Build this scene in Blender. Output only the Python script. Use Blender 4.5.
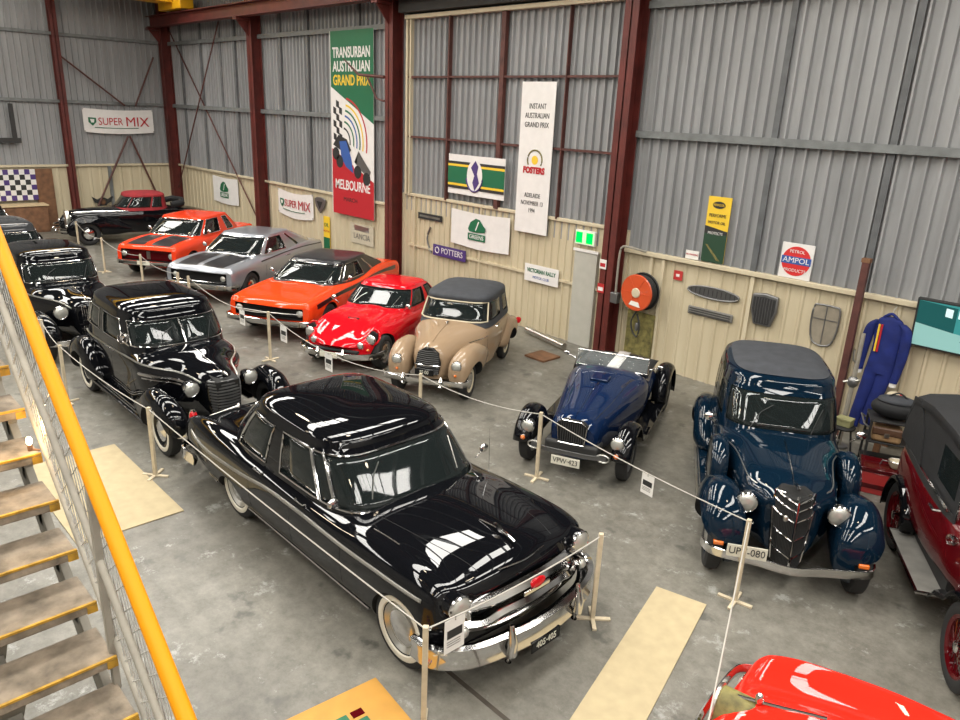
import bpy, bmesh, math, random
import numpy as np
from mathutils import Vector, Matrix
PI = math.pi
rnd = random.Random(7)
sc = bpy.context.scene
for _o in list(bpy.data.objects): bpy.data.objects.remove(_o)
COL = sc.collection

# ------------------------------------------------------------------ camera
def make_camera():
    pitch, roll, yaw, f = math.radians(18.5272), math.radians(2.56345), math.radians(135.6675), 736.96
    F = Vector((math.cos(yaw)*math.cos(pitch), math.sin(yaw)*math.cos(pitch), -math.sin(pitch)))
    R = Vector((math.sin(yaw), -math.cos(yaw), 0)); U = R.cross(F)
    R2 = R*math.cos(roll)+U*math.sin(roll); U2 = -R*math.sin(roll)+U*math.cos(roll)
    cd = bpy.data.cameras.new('camera'); co = bpy.data.objects.new('camera', cd); COL.objects.link(co)
    cd.sensor_fit = 'HORIZONTAL'; cd.sensor_width = 36; cd.lens = 36*f/960; cd.clip_start = .05; cd.clip_end = 200
    M = Matrix((R2, U2, -F)).transposed().to_4x4(); M.translation = Vector((0, 0, 4.5))
    co.matrix_world = M; sc.camera = co
make_camera()
# ------------------------------------------------------------------ world, view, lights
sc.view_settings.view_transform = 'Standard'; sc.view_settings.look = 'None'
sc.view_settings.gamma = 1; sc.view_settings.use_curve_mapping = False
sc.view_settings.exposure = 0.0
SKYLIGHT = 22.0
LAMP_W = 110
w = bpy.data.worlds.new('world'); sc.world = w; w.use_nodes = True
w.node_tree.nodes['Background'].inputs[0].default_value = (.75, .85, 1, 1)
w.node_tree.nodes['Background'].inputs[1].default_value = 0.9

# ------------------------------------------------------------------ materials
def mat(name, color, rough=.5, metal=0, coat=0, alpha=1, noise=0, nscale=6, emis=None, estr=1, bump=0, bscale=40, spec=.5, coat_rough=.03):
    m = bpy.data.materials.new(name); m.use_nodes = True
    nt = m.node_tree; b = nt.nodes['Principled BSDF']
    c = (*color, 1)
    b.inputs['Base Color'].default_value = c; b.inputs['Roughness'].default_value = rough
    b.inputs['Metallic'].default_value = metal; b.inputs['Coat Weight'].default_value = coat
    b.inputs['Coat Roughness'].default_value = coat_rough; b.inputs['Alpha'].default_value = alpha
    b.inputs['Specular IOR Level'].default_value = spec
    tc = nt.nodes.new('ShaderNodeTexCoord'); n = nt.nodes.new('ShaderNodeTexNoise')
    n.inputs['Scale'].default_value = nscale; n.inputs['Detail'].default_value = 5
    nt.links.new(tc.outputs['Object'], n.inputs['Vector'])
    if noise:
        mx = nt.nodes.new('ShaderNodeMix'); mx.data_type = 'RGBA'
        mr = nt.nodes.new('ShaderNodeMapRange'); mr.inputs[1].default_value = .3; mr.inputs[2].default_value = .7
        nt.links.new(n.outputs[0], mr.inputs[0]); nt.links.new(mr.outputs[0], mx.inputs[0])
        mx.inputs[6].default_value = (*[max(0, v*(1-noise)) for v in color], 1)
        mx.inputs[7].default_value = (*[min(1, v*(1+noise)) for v in color], 1)
        nt.links.new(mx.outputs[2], b.inputs['Base Color'])
    else:
        mr = nt.nodes.new('ShaderNodeMapRange'); mr.inputs[3].default_value = max(0, rough-.03); mr.inputs[4].default_value = min(1, rough+.05)
        nt.links.new(n.outputs[0], mr.inputs[0]); nt.links.new(mr.outputs[0], b.inputs['Roughness'])
    if bump:
        n2 = nt.nodes.new('ShaderNodeTexNoise'); n2.inputs['Scale'].default_value = bscale
        nt.links.new(tc.outputs['Object'], n2.inputs['Vector'])
        bp = nt.nodes.new('ShaderNodeBump'); bp.inputs['Strength'].default_value = bump; bp.inputs['Distance'].default_value = .01
        nt.links.new(n2.outputs[0], bp.inputs['Height']); nt.links.new(bp.outputs[0], b.inputs['Normal'])
    if emis:
        b.inputs['Emission Color'].default_value = (*emis, 1); b.inputs['Emission Strength'].default_value = estr
    return m
def paint(name, c, rough=.4): return mat(name, c, rough, coat=.8, coat_rough=.015, spec=0)
K = dict(
 black=paint('black car paint', (.0035, .0038, .005)), navy=paint('dark blue car paint', (.0025, .010, .021)),
 blue=paint('blue car paint', (.005, .015, .05)), beige=paint('beige car paint', (.29, .205, .13), .35),
 red=paint('red car paint', (.52, .006, .012)), orange=paint('orange car paint', (.74, .060, .012)),
 vermilion=paint('vermilion car paint', (.70, .05, .015)), silver=mat('silver car paint', (.36, .38, .42), .3, metal=.55, coat=1),
 maroon=paint('maroon car paint', (.075, .003, .005)), scarlet=paint('scarlet car paint', (.75, .02, .01)),
 grey_paint=paint('dark grey car paint', (.035, .037, .04)),
 stripe=mat('satin black stripe', (.006, .006, .008), .35, coat=.4), chrome=mat('chrome', (.62, .61, .60), .10, metal=1),
 dullchrome=mat('worn chrome', (.55, .54, .50), .28, metal=1), glass=mat('window glass', (.012, .016, .016), .02, alpha=.80, spec=.5),
 lens=mat('lamp lens', (.50, .50, .46), .32, metal=.6, coat=.6), amber=mat('amber lens', (.65, .14, .01), .15, coat=1),
 tyre=mat('tyre rubber', (.012, .012, .012), .75), white_wall=mat('whitewall rubber', (.62, .58, .48), .6), dark=mat('dark void', (.004, .004, .004), .8),
 soft_black=mat('black hood cloth', (.009, .0095, .011), .75, noise=.25, nscale=9, bump=.2), soft_grey=mat('charcoal hood cloth', (.035, .038, .045), .8, noise=.2, nscale=7, bump=.2),
 leather=mat('brown seat leather', (.09, .045, .025), .5), tan=mat('tan leather', (.32, .20, .10), .5), red_cloth=mat('red hood cloth', (.26, .015, .02), .8, noise=.2),
 plate=mat('cream number plate', (.62, .60, .50), .5), ink=mat('black lettering', (.015, .015, .015), .5), rubber_mat=mat('running board rubber', (.16, .155, .14), .8, noise=.2),
 rust=mat('red oxide steel', (.095, .014, .010), .55, noise=.30, nscale=3), rust2=mat('brown red steel bar', (.085, .028, .022), .6, noise=.3),
 girt=mat('galvanised girt', (.15, .16, .16), .5, noise=.2), post=mat('pale timber post', (.52, .44, .31), .6, noise=.12, nscale=14), rope=mat('grey rope', (.40, .38, .34), .8),
 yellow=mat('yellow handrail enamel', (.66, .25, .001), .55, spec=.25), yellow2=mat('worn yellow nosing', (.40, .22, .02), .7, noise=.4, nscale=20),
 crane=mat('crane yellow', (.75, .40, .01), .4), tread=mat('weathered stair timber', (.21, .17, .125), .85, noise=.45, nscale=10, bump=.4),
 stringer=mat('grey stair steel', (.25, .23, .19), .6, noise=.2), mesh=mat('galvanised mesh wire', (.50, .49, .46), .4, metal=.5),
 white=mat('white banner vinyl', (.70, .68, .66), .55, noise=.04), green=mat('banner green', (.006, .12, .05), .55), bred=mat('banner red', (.42, .012, .02), .55),
 byellow=mat('banner yellow', (.75, .50, .03), .55), bblue=mat('banner blue', (.03, .09, .32), .55), bblack=mat('banner black', (.02, .02, .02), .6), purple=mat('deep purple', (.06, .03, .16), .5),
 cardboard=mat('raw particle board', (.55, .42, .25), .75, noise=.12, nscale=25), ply=mat('pale plywood', (.41, .335, .20), .75, noise=.07, nscale=8), board_yellow=mat('mustard painted board', (.47, .235, .035), .6, noise=.08),
 mesh_grille=mat('grey grille bars', (.12, .12, .12), .4, metal=.6), steel=mat('dull steel', (.22, .22, .22), .4, metal=.8), suit=mat('blue overall cloth', (.004, .014, .13), .8, noise=.25, bump=.3, bscale=15),
 brown=mat('brown timber', (.16, .075, .035), .65, noise=.3), red_plastic=mat('red plastic', (.45, .03, .03), .35, coat=.4), hose=mat('orange red hose reel', (.55, .075, .02), .4, coat=.3), cream=mat('cream enamel', (.55, .48, .34), .45), paper=mat('white card', (.72, .70, .66), .7),
 door=mat('pale grey door enamel', (.42, .41, .36), .5, noise=.05), exit_g=mat('lit green panel', (0, .3, .05), .5, emis=(.0, .80, .10), estr=1.0, spec=0), exit_w=mat('lit white panel', (.5, .7, .45), .5, emis=(.45, .9, .40), estr=.5, spec=0), grass=mat('olive mottled stand', (.15, .13, .04), .7, noise=.5, nscale=12),
 khaki=mat('khaki box', (.28, .27, .13), .6, noise=.2), greenint=mat('green dash card', (.01, .25, .20), .5))

# ------------------------------------------------------------------ geometry collector
class MB:
    def __init__(s): s.v = []; s.f = []; s.m = []
    def add(s, V, F, mi=0):
        o = len(s.v); s.v += [tuple(map(float, p)) for p in V]; s.f += [tuple(i+o for i in f) for f in F]; s.m += [mi]*len(F); return s
    def box(s, x0, x1, y0, y1, z0, z1, mi=0, rot=None, c=None):
        V = [(x, y, z) for x in (x0, x1) for y in (y0, y1) for z in (z0, z1)]
        if rot is not None:
            c = Vector(c or ((x0+x1)/2, (y0+y1)/2, (z0+z1)/2)); V = [rot@(Vector(p)-c)+c for p in V]
        return s.add(V, [(0, 1, 3, 2), (4, 6, 7, 5), (0, 4, 5, 1), (2, 3, 7, 6), (0, 2, 6, 4), (1, 5, 7, 3)], mi)
    def grid(s, rows, closed=True, mi=0, cap0=False, cap1=False):
        n = len(rows[0]); V = [p for r in rows for p in r]; F = []
        for i in range(len(rows)-1):
            for j in range(n if closed else n-1):
                k = (j+1) % n; F.append((i*n+j, i*n+k, (i+1)*n+k, (i+1)*n+j))
        if cap0: F.append(tuple(range(n))[::-1])
        if cap1: F.append(tuple(range((len(rows)-1)*n, len(rows)*n)))
        return s.add(V, F, mi)
    def tube(s, pts, r, n=8, mi=0, closed=False, prof=None, up=(0, 0, 1)):
        pts = [Vector(p) for p in pts]; rows = []; N = len(pts); up = Vector(up)
        rs = r if isinstance(r, (list, tuple)) else [r]*N
        for i, p in enumerate(pts):
            a = pts[i-1] if (i or closed) else p; b = pts[(i+1) % N] if (i < N-1 or closed) else p
            t = (b-a).normalized(); u = up if abs(t.dot(up)) < .97 else Vector((1, 0, .1))
            s1 = t.cross(u).normalized(); u1 = s1.cross(t)
            if prof: rows.append([tuple(p+s1*q[0]+u1*q[1]) for q in prof])
            else: rows.append([tuple(p+(s1*math.cos(2*PI*k/n)+u1*math.sin(2*PI*k/n))*rs[i]) for k in range(n)])
        if closed: rows.append(rows[0])
        return s.grid(rows, True, mi, not closed, not closed)
    def cyl(s, a, b, r, n=12, mi=0): return s.tube([a, b], r, n, mi)
    def lathe(s, prof, c=(0, 0, 0), axis='y', n=32, mi=0, sgn=1, arc=None):
        rows = []; c = Vector(c)
        for r, h in prof:
            row = []
            for k in range(n):
                a = 2*PI*k/n; u, v = r*math.cos(a), r*math.sin(a); h2 = h*sgn
                d = {'y': (u, h2, v), 'x': (h2, u, v), 'z': (u, v, h2)}[axis]
                row.append(tuple(c+Vector(d)))
            rows.append(row)
        return s.grid(rows, True, mi)
    def sphere(s, c, r, n=16, m=10, mi=0):
        rx, ry, rz = r if isinstance(r, (tuple, list)) else (r, r, r); rows = []
        for i in range(m+1):
            a = PI*i/m-PI/2
            rows.append([(c[0]+rx*math.cos(a)*math.cos(2*PI*k/n), c[1]+ry*math.cos(a)*math.sin(2*PI*k/n), c[2]+rz*math.sin(a)) for k in range(n)])
        return s.grid(rows, True, mi)
    def prism(s, poly, t0, t1, plane='xz', mi=0):
        def mk(p, t): return {'xz': (p[0], t, p[1]), 'yz': (t, p[0], p[1]), 'xy': (p[0], p[1], t)}[plane]
        n = len(poly); V = [mk(p, t0) for p in poly]+[mk(p, t1) for p in poly]
        F = [tuple(range(n)), tuple(range(n, 2*n))[::-1]]+[(i, (i+1) % n, (i+1) % n+n, i+n) for i in range(n)]
        return s.add(V, F, mi)
    def mirror(s):
        n = len(s.v); s.v += [(x, -y, z) for x, y, z in s.v]; s.f += [tuple(i+n for i in f)[::-1] for f in s.f]; s.m += s.m; return s
    def build(s, name, mats, parent=None, smooth=40, bevel=0, seg=2, solid=0, weld=True):
        if not isinstance(mats, (list, tuple)): mats = [mats]
        me = bpy.data.meshes.new(name); me.from_pydata(s.v, [], s.f)
        for m in mats: me.materials.append(K[m] if isinstance(m, str) else m)
        me.polygons.foreach_set('material_index', s.m)
        bm = bmesh.new(); bm.from_mesh(me)
        if weld: bmesh.ops.remove_doubles(bm, verts=bm.verts, dist=1e-5)
        bmesh.ops.dissolve_degenerate(bm, edges=bm.edges, dist=1e-6)
        bmesh.ops.recalc_face_normals(bm, faces=bm.faces)
        bm.to_mesh(me); bm.free()
        if smooth:
            me.polygons.foreach_set('use_smooth', [True]*len(me.polygons)); me.set_sharp_from_angle(angle=math.radians(smooth))
        o = bpy.data.objects.new(name, me); COL.objects.link(o)
        if parent: o.parent = parent
        if solid:
            md = o.modifiers.new('solid', 'SOLIDIFY'); md.thickness = solid; md.offset = -1
        if bevel:
            md = o.modifiers.new('bevel', 'BEVEL'); md.width = bevel; md.segments = seg; md.limit_method = 'ANGLE'; md.angle_limit = math.radians(35)
        return o
def tag(o, label=None, cat=None, group=None, kind=None):
    if label: o['label'] = label
    if cat: o['category'] = cat
    if group: o['group'] = group
    if kind: o['kind'] = kind
    return o
def thing(name, label, cat, loc=(0, 0, 0), rz=0, group=None):
    o = bpy.data.objects.new(name, None); COL.objects.link(o); o.location = loc; o.rotation_euler = (0, 0, math.radians(rz)); o.empty_display_size = .2
    return tag(o, label, cat, group)
def struct(name, mb, m, **k): return tag(mb.build(name, m, **k), kind='structure')
def copy_tree(o, parent=None):
    c = o.copy(); COL.objects.link(c)
    if parent: c.parent = parent
    for ch in list(o.children): copy_tree(ch, c)
    return c
def text(s, size, m, parent, loc, rot=(PI/2, 0, 0), name='lettering', ext=.002, sx=1, space=1, bold=0, align='CENTER'):
    cu = bpy.data.curves.new(name, 'FONT'); cu.body = s; cu.size = size; cu.align_x = align; cu.align_y = 'CENTER'; cu.extrude = ext; cu.space_character = space; cu.offset = bold
    cu.resolution_u = 3; cu.space_line = .85
    t = bpy.data.objects.new(name, cu); COL.objects.link(t)
    me = bpy.data.meshes.new_from_object(t.evaluated_get(bpy.context.evaluated_depsgraph_get()))
    bpy.data.objects.remove(t)
    me.materials.clear(); me.materials.append(K[m])
    o = bpy.data.objects.new(name, me); COL.objects.link(o); o.parent = parent; o.location = loc; o.rotation_euler = rot; o.scale = (sx, 1, 1)
    return o
def pchip(tab):
    X = [float(a) for a, b in tab]; Y = [float(b) for a, b in tab]; n = len(X)
    if n == 1: return lambda x: Y[0]
    h = [X[i+1]-X[i] for i in range(n-1)]; d = [(Y[i+1]-Y[i])/h[i] for i in range(n-1)]
    m = [d[0]]+[0 if d[i-1]*d[i] <= 0 else 2*d[i-1]*d[i]/(d[i-1]+d[i]) for i in range(1, n-1)]+[d[-1]]
    def f(x):
        if x <= X[0]: return Y[0]
        if x >= X[-1]: return Y[-1]
        i = max(k for k in range(n-1) if X[k] <= x); t = (x-X[i])/h[i]
        return (2*t**3-3*t*t+1)*Y[i]+(t**3-2*t*t+t)*h[i]*m[i]+(-2*t**3+3*t*t)*Y[i+1]+(t**3-t*t)*h[i]*m[i+1]
    return f
def tabf(t): return pchip(t) if isinstance(t, (list, tuple)) else (lambda x, t=t: t)
def catmull(pts, k=6, closed=False):
    P = [Vector(p) for p in pts]; n = len(P); out = []
    for i in range(n if closed else n-1):
        g = (lambda j: P[j % n]) if closed else (lambda j: P[min(max(j, 0), n-1)])
        a, b, c, d = g(i-1), g(i), g(i+1), g(i+2)
        for q in range(k):
            t = q/k; out.append(.5*((2*b)+(c-a)*t+(2*a-5*b+4*c-d)*t*t+(3*b-a-3*c+d)*t**3))
    if not closed: out.append(P[-1])
    return out
def fnoise(m, scale, detail=6): pass

# ------------------------------------------------------------------ setting materials
def wall_mat(name, c1, c2, streak=.5, rough=.5, metal=.15):
    m = bpy.data.materials.new(name); m.use_nodes = True; nt = m.node_tree; b = nt.nodes['Principled BSDF']
    tc = nt.nodes.new('ShaderNodeTexCoord'); mp = nt.nodes.new('ShaderNodeMapping'); mp.inputs['Scale'].default_value = (3, 3, .25)
    n = nt.nodes.new('ShaderNodeTexNoise'); n.inputs['Scale'].default_value = 1.5; n.inputs['Detail'].default_value = 7
    cr = nt.nodes.new('ShaderNodeValToRGB'); cr.color_ramp.elements[0].position = .3; cr.color_ramp.elements[1].position = .7
    cr.color_ramp.elements[0].color = (*c1, 1); cr.color_ramp.elements[1].color = (*c2, 1)
    nt.links.new(tc.outputs['Object'], mp.inputs[0]); nt.links.new(mp.outputs[0], n.inputs[0]); nt.links.new(n.outputs[0], cr.inputs[0])
    nt.links.new(cr.outputs[0], b.inputs['Base Color']); b.inputs['Roughness'].default_value = rough; b.inputs['Metallic'].default_value = metal
    return m
K['galv'] = wall_mat('galvanised corrugated sheet', (.235, .24, .245), (.325, .33, .335))
K['dado'] = wall_mat('cream corrugated sheet', (.47, .40, .27), (.56, .49, .345), metal=0, rough=.5)
def floor_mat():
    m = bpy.data.materials.new('stained concrete'); m.use_nodes = True; nt = m.node_tree; b = nt.nodes['Principled BSDF']; L = nt.links.new
    tc = nt.nodes.new('ShaderNodeTexCoord')
    def N(sc_, det, rough=.6):
        n = nt.nodes.new('ShaderNodeTexNoise'); n.inputs['Scale'].default_value = sc_; n.inputs['Detail'].default_value = det; n.inputs['Roughness'].default_value = rough; L(tc.outputs['Object'], n.inputs[0]); return n
    def ramp(src, a, b_, c1, c2):
        r = nt.nodes.new('ShaderNodeValToRGB'); r.color_ramp.elements[0].position = a; r.color_ramp.elements[1].position = b_
        r.color_ramp.elements[0].color = (*c1, 1); r.color_ramp.elements[1].color = (*c2, 1); L(src, r.inputs[0]); return r
    r1 = ramp(N(.55, 8).outputs[0], .32, .68, (.125, .117, .098), (.225, .214, .183))
    r2 = ramp(N(5, 10, .8).outputs[0], .34, .60, (.55, .55, .53), (1.05, 1.05, 1.05))
    mx = nt.nodes.new('ShaderNodeMix'); mx.data_type = 'RGBA'; mx.blend_type = 'MULTIPLY'; mx.inputs[0].default_value = .95
    L(r1.outputs[0], mx.inputs[6]); L(r2.outputs[0], mx.inputs[7])
    # pale scuffed paint flecks and dark oil spots
    r3 = ramp(N(2.3, 12, .8).outputs[0], .565, .63, (0, 0, 0), (1, 1, 1))
    mx2 = nt.nodes.new('ShaderNodeMix'); mx2.data_type = 'RGBA'; L(r3.outputs[0], mx2.inputs[0]); L(mx.outputs[2], mx2.inputs[6]); mx2.inputs[7].default_value = (.30, .30, .275, 1)
    r4 = ramp(N(1.7, 6, .55).outputs[0], .33, .38, (1, 1, 1), (0, 0, 0))
    mx3 = nt.nodes.new('ShaderNodeMix'); mx3.data_type = 'RGBA'; L(r4.outputs[0], mx3.inputs[0]); L(mx2.outputs[2], mx3.inputs[6]); mx3.inputs[7].default_value = (.085, .082, .07, 1)
    L(mx3.outputs[2], b.inputs['Base Color'])
    rr = ramp(N(1.2, 6).outputs[0], .35, .7, (.30,)*3, (.55,)*3); L(rr.outputs[0], b.inputs['Roughness'])
    return m
K['floor'] = floor_mat()
K['skylight'] = mat('daylit translucent roof sheet', (.8, .85, .9), .4, emis=(1.0, .97, .91), estr=SKYLIGHT)
K['roof'] = mat('roof sheeting', (.045, .045, .045), .8, noise=.1)
K['plainwall'] = mat('far grey wall', (.30, .29, .27), .6, noise=.1)
K['lampglow'] = mat('glowing lamp', (1, .8, .5), .3, emis=(1, .62, .25), estr=30)

# ------------------------------------------------------------------ building shell
XB, XF, YW, YN, ZE, ZR = -29.3, 7.0, 11.85, -9.0, 7.6, 9.6
struct('floor', MB().box(XB-.1, XF, YN, YW+.3, -.15, 0), 'floor', smooth=0)
def corrugated(a0, a1, z0, z1, base, pitch=.19, depth=.055, axis='x', sgn=-1):
    mb = MB(); pts = []; n = int((a1-a0)/pitch)
    for i in range(n+1):
        a = a0+i*pitch
        for da, dd in ((0, 0), (.30, 0), (.38, 1), (.52, 1), (.60, 0)):
            if a+da*pitch <= a1: pts.append((a+da*pitch, base+sgn*dd*depth))
    if pts[-1][0] < a1-1e-4: pts.append((a1, base))
    rows = []
    for z in (z0, z1):
        rows.append([((a, b, z) if axis == 'x' else (b, a, z)) for a, b in pts])
    mb.grid(rows, closed=False); return mb
# long wall: upper galvanised sheets, cream dado, girts
struct('wall_long', corrugated(XB, XF, 2.1, ZE+.4, YW, .19, .062), 'galv', smooth=0, solid=.003)
tmp = corrugated(XB, -15.1, 0, 2.12, YW-.03, .30, .02)
struct('wall_long_dado', tmp, 'dado', smooth=0)
struct('wall_long_dado_near', corrugated(-8.2, XF, 0, 2.12, YW-.03, .24, .022), 'dado', smooth=0)
struct('wall_long_dado_bay', corrugated(-15.1, -8.2, 0, 2.48, YW-.06, .19, .03), 'dado', smooth=0)
struct('trim_1', MB().box(XB, -15.3, YW-.12, YW-.02, 2.10, 2.17), 'cream', bevel=.01)
struct('trim_2', MB().box(-8.2, XF, YW-.13, YW-.02, 2.10, 2.18), 'cream', bevel=.01)
struct('trim_3', MB().box(-14.9, -8.5, YW-.12, YW-.02, 2.46, 2.53), 'cream', bevel=.01)
k = 4
for z in (4.25, 6.38):
    for a, b in ((XB, -15.3), (-8.2, XF)):
        if z < 5 or True:
            struct('trim_%d' % k, MB().box(a, b, YW-.14, YW-.045, z-.02, z+.07).box(a, b, YW-.145, YW-.125, z-.05, z+.0), 'girt'); k += 1
# big door bay between two columns
bar = MB()
for z in (3.88, 5.24): bar.box(-14.9, -8.5, YW-.13, YW-.05, z-.022, z+.022)
for x, wd in ((-13.42, .02), (-11.72, .06), (-9.95, .012)): bar.box(x-wd, x+wd, YW-.15, YW-.05, 2.5 if wd > .03 else 2.5, 6.5)
struct('trim_%d' % k, bar, 'rust2'); k += 1
struct('trim_%d' % k, MB().box(-14.95, -14.88, YW-.16, YW-.05, 2.5, 6.5).box(-14.95, -8.4, YW-.2, YW-.05, 6.5, 6.58).box(-14.8, -14.76, YW-.16, YW-.05, 2.5, 6.5), 'cream'); k += 1
struct('trim_%d' % k, MB().box(-15, -8.4, YW-.35, YW-.05, 6.62, 6.95), 'bblack'); k += 1
struct('trim_%d' % k, MB().box(-14.8, -8.5, YW-.12, YW-.06, 1.22, 1.27).box(-14.6, -14.56, YW-.13, YW-.06, 0, 2.5).box(-12.2, -12.16, YW-.13, YW-.06, 0, 2.5), 'dado'); k += 1
struct('trim_%d' % k, MB().box(-8.26, -8.14, YW-.065, YW+.01, 0, 2.5).box(-15.2, -15.0, YW-.065, YW+.01, 0, 2.5), 'dado'); k += 1
# dark lap strips between sheets
lap = MB()
for x in (-28.0, -26.4, -24.9, -23.9, -21.0, -19.5, -17.0): lap.box(x-.06, x+.06, YW-.10, YW-.04, 2.17, 7.4)
struct('trim_%d' % k, lap, mat('dark lap strip', (.12, .125, .13), .5, noise=.2), smooth=0); k += 1
lap = MB()  # dark flashings over the sheet laps of the right wall
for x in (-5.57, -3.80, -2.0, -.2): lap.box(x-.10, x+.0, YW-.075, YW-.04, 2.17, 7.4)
struct('trim_%d' % k, lap, mat('dark lap flashing', (.10, .105, .11), .5, noise=.2), smooth=0); k += 1
# cream vertical battens on near dado
struct('trim_%d' % k, MB().box(-5.62, -5.55, YW-.10, YW-.02, 0, 2.1).box(-3.88, -3.82, YW-.10, YW-.02, 0, 2.1).box(-7.62, -7.56, YW-.10, YW-.02, 0, 2.1).box(-7.36, -7.30, YW-.10, YW-.02, 0, 2.1), 'cream'); k += 1
# back wall
struct('wall_back', corrugated(YN, YW, 2.1, ZE+2.2, XB, .19, .045, 'y', 1), 'galv', smooth=0, solid=.003)
struct('wall_back_dado', corrugated(YN, YW, 0, 2.12, XB+.03, .35, .02, 'y', 1), 'dado', smooth=0)
struct('trim_%d' % k, MB().box(XB+.02, XB+.12, YN, YW, 2.10, 2.18), 'cream', bevel=.01); k += 1
for z in (4.25, 6.38): struct('trim_%d' % k, MB().box(XB+.045, XB+.14, YN, YW, z-.03, z+.07), 'girt'); k += 1
struct('trim_%d' % k, MB().box(XB+.05, XB+.15, 9.25, 9.35, 0, 2.1), 'girt'); k += 1
# side walls out of frame and the roof with daylight sheets
struct('wall_near', MB().box(XB, XF, YN-.1, YN, 0, ZE+.4), 'plainwall', smooth=0)
struct('wall_front', MB().box(XF, XF+.1, YN, YW+.2, 0, ZR), 'plainwall', smooth=0)
YC = (YW+YN)/2
def roof_z(y): return ZE+.3+(ZR-ZE)*(1-abs(y-YC)/(YW-YC))
XS = [-25.5, -20.3, -15.1, -9.9, -4.7, .5, 5.2]
rf = MB(); sk = MB(); pur = MB()
ys = [YN-.1, YN+2.0, YC-.9, YC, YC+.9, YW-2.0, YW+.2]
edges = [XB-.1]+[e for x in XS for e in (x-.55, x+.55)]+[XF+.1]
for i in range(len(edges)-1):
    for j in range(len(ys)-1):
        q = [(edges[i], ys[j], roof_z(ys[j])), (edges[i+1], ys[j], roof_z(ys[j])), (edges[i+1], ys[j+1], roof_z(ys[j+1])), (edges[i], ys[j+1], roof_z(ys[j+1]))]
        (sk if (i % 2 == 1 and j in (1, 4)) else rf).add(q, [(0, 1, 2, 3)])
struct('ceiling', rf, 'roof', smooth=0)
for y in np.arange(YN+.6, YW, 1.25): pur.box(XB, XF, y-.04, y+.04, roof_z(y)-.24, roof_z(y)-.04)
struct('trim_%d' % k, pur, 'girt', smooth=0); k += 1
struct('window_1', sk, 'skylight', smooth=0)
# steel frame: wall columns, corner column, runway beam, crane, bracing
def column(x, y, zt, label, web='x'):
    t = thing('steel_column', label, 'column', (x, y, 0), 0, 'red steel wall columns'); mb = MB(); w_, d = .15, .17
    if web == 'x': mb.box(-w_, w_, -d, -d+.025, 0, zt).box(-w_, w_, d-.025, d, 0, zt).box(-.02, .02, -d, d, 0, zt)
    else: mb.box(-d, -d+.025, -w_, w_, 0, zt).box(d-.025, d, -w_, w_, 0, zt).box(-d, d, -.02, .02, 0, zt)
    mb.build('shaft', 'rust', t, bevel=.006)
    MB().box(-.22, .22, -.22, .22, 0, .03).build('base_plate', 'rust', t)
    return t
cE = column(-8.36, YW-.24, 8, 'red oxide steel column right of the green exit light, behind the blue roadster')
cD = column(-15.29, YW-.24, 8, 'red oxide steel column just right of the tall green and red race banner')
cC = column(-22.25, YW-.24, 8, 'red oxide steel column behind the silver coupe')
cB = column(-29.0, YW-.24, 8, 'red oxide steel column in the far corner of the hall')
cA = column(-29.08, 8.0, 8.6, 'slim red oxide column on the end wall left of the fuel banner', 'y'); cA.scale = (.75, .75, 1)
cF = column(-1.4, YW-.24, 8, 'red oxide steel column outside the right edge of the view')
for x in (-15.29, -22.25, -29.0, -8.36):
    pass
rb = MB(); rb.box(XB+.2, XF, 11.05, 11.35, 7.22, 7.25).box(XB+.2, XF, 11.05, 11.35, 6.88, 6.91).box(XB+.2, XF, 11.19, 11.21, 6.9, 7.24)
tag(rb.build('runway_beam', 'rust', bevel=.004), 'long red steel crane runway beam carried on the wall columns', 'beam')
for x, lb in ((-15.29, 'small red bracket carrying the runway beam above the race banner'), (-22.25, 'small red bracket carrying the runway beam on the middle column'), (-29.0, 'small red bracket carrying the runway beam in the far corner')):
    br = MB(); br.box(x-.12, x+.12, 11.02, 11.46, 6.80, 6.875).prism([(11.08, 6.80), (11.46, 6.80), (11.46, 6.35)], x-.02, x+.02, 'yz')
    tag(br.build('beam_bracket', 'rust'), lb, 'bracket')
t = thing('overhead_crane', 'yellow overhead travelling crane at the top left corner', 'crane', (-26.6, 8, 7.3))
MB().box(-.35, .35, -16, 2.9, .18, .95).build('girder', 'crane', t, bevel=.02)
MB().box(-.9, .9, 2.9, 3.35, .0, .35).build('end_carriage', 'crane', t, bevel=.02)
MB().box(.35, .5, -14, 2.2, .3, .42).build('cable_rail', 'steel', t)
MB().lathe([(0, -.1), (.12, -.1), (.12, .1), (0, .1)], (.6, 3.2, .05), 'y').lathe([(0, -.1), (.12, -.1), (.12, .1), (0, .1)], (-.6, 3.2, .05), 'y').build('carriage_wheel', 'steel', t)
def rod(pts, r, name, label, m='rust2'):
    return tag(MB().tube(pts, r, 6).build(name, m), label, 'brace')
rod([(XB+.3, 8.1, 5.7), (XB+.3, 10.0, 4.2)], .03, 'brace_rod', 'brown brace on the end wall running down to the girt from the slim column')
rod([(XB+.2, 11.2, 5.9), (XB+.2, 10.4, 4.2)], .03, 'brace_rod', 'brown brace on the end wall running down to the girt from the corner column')
rod([(XB+.3, 10.0, 3.15), (XB+.3, 8.35, .03)], .035, 'brace_rod', 'brown brace below the fuel banner slanting down left')
rod([(XB+.2, 10.1, 3.15), (XB+.2, 11.25, .03)], .035, 'brace_rod', 'brown brace below the fuel banner slanting down right')
rod([(-28.86, YW-.22, 1.3), (-24.6, YW-.22, 6.9)], .025, 'brace_rod', 'thin brown brace rising right between corner column and middle column')
rod([(-28.86, YW-.12, 6.9), (-22.38, YW-.12, .4)], .025, 'brace_rod', 'thin brown brace falling right towards the middle column')
t = thing('bracket_arm', 'rusty iron arm sticking out left of the column across the race banner', 'bracket', (-15.45, YW-.42, 5.22))
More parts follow.
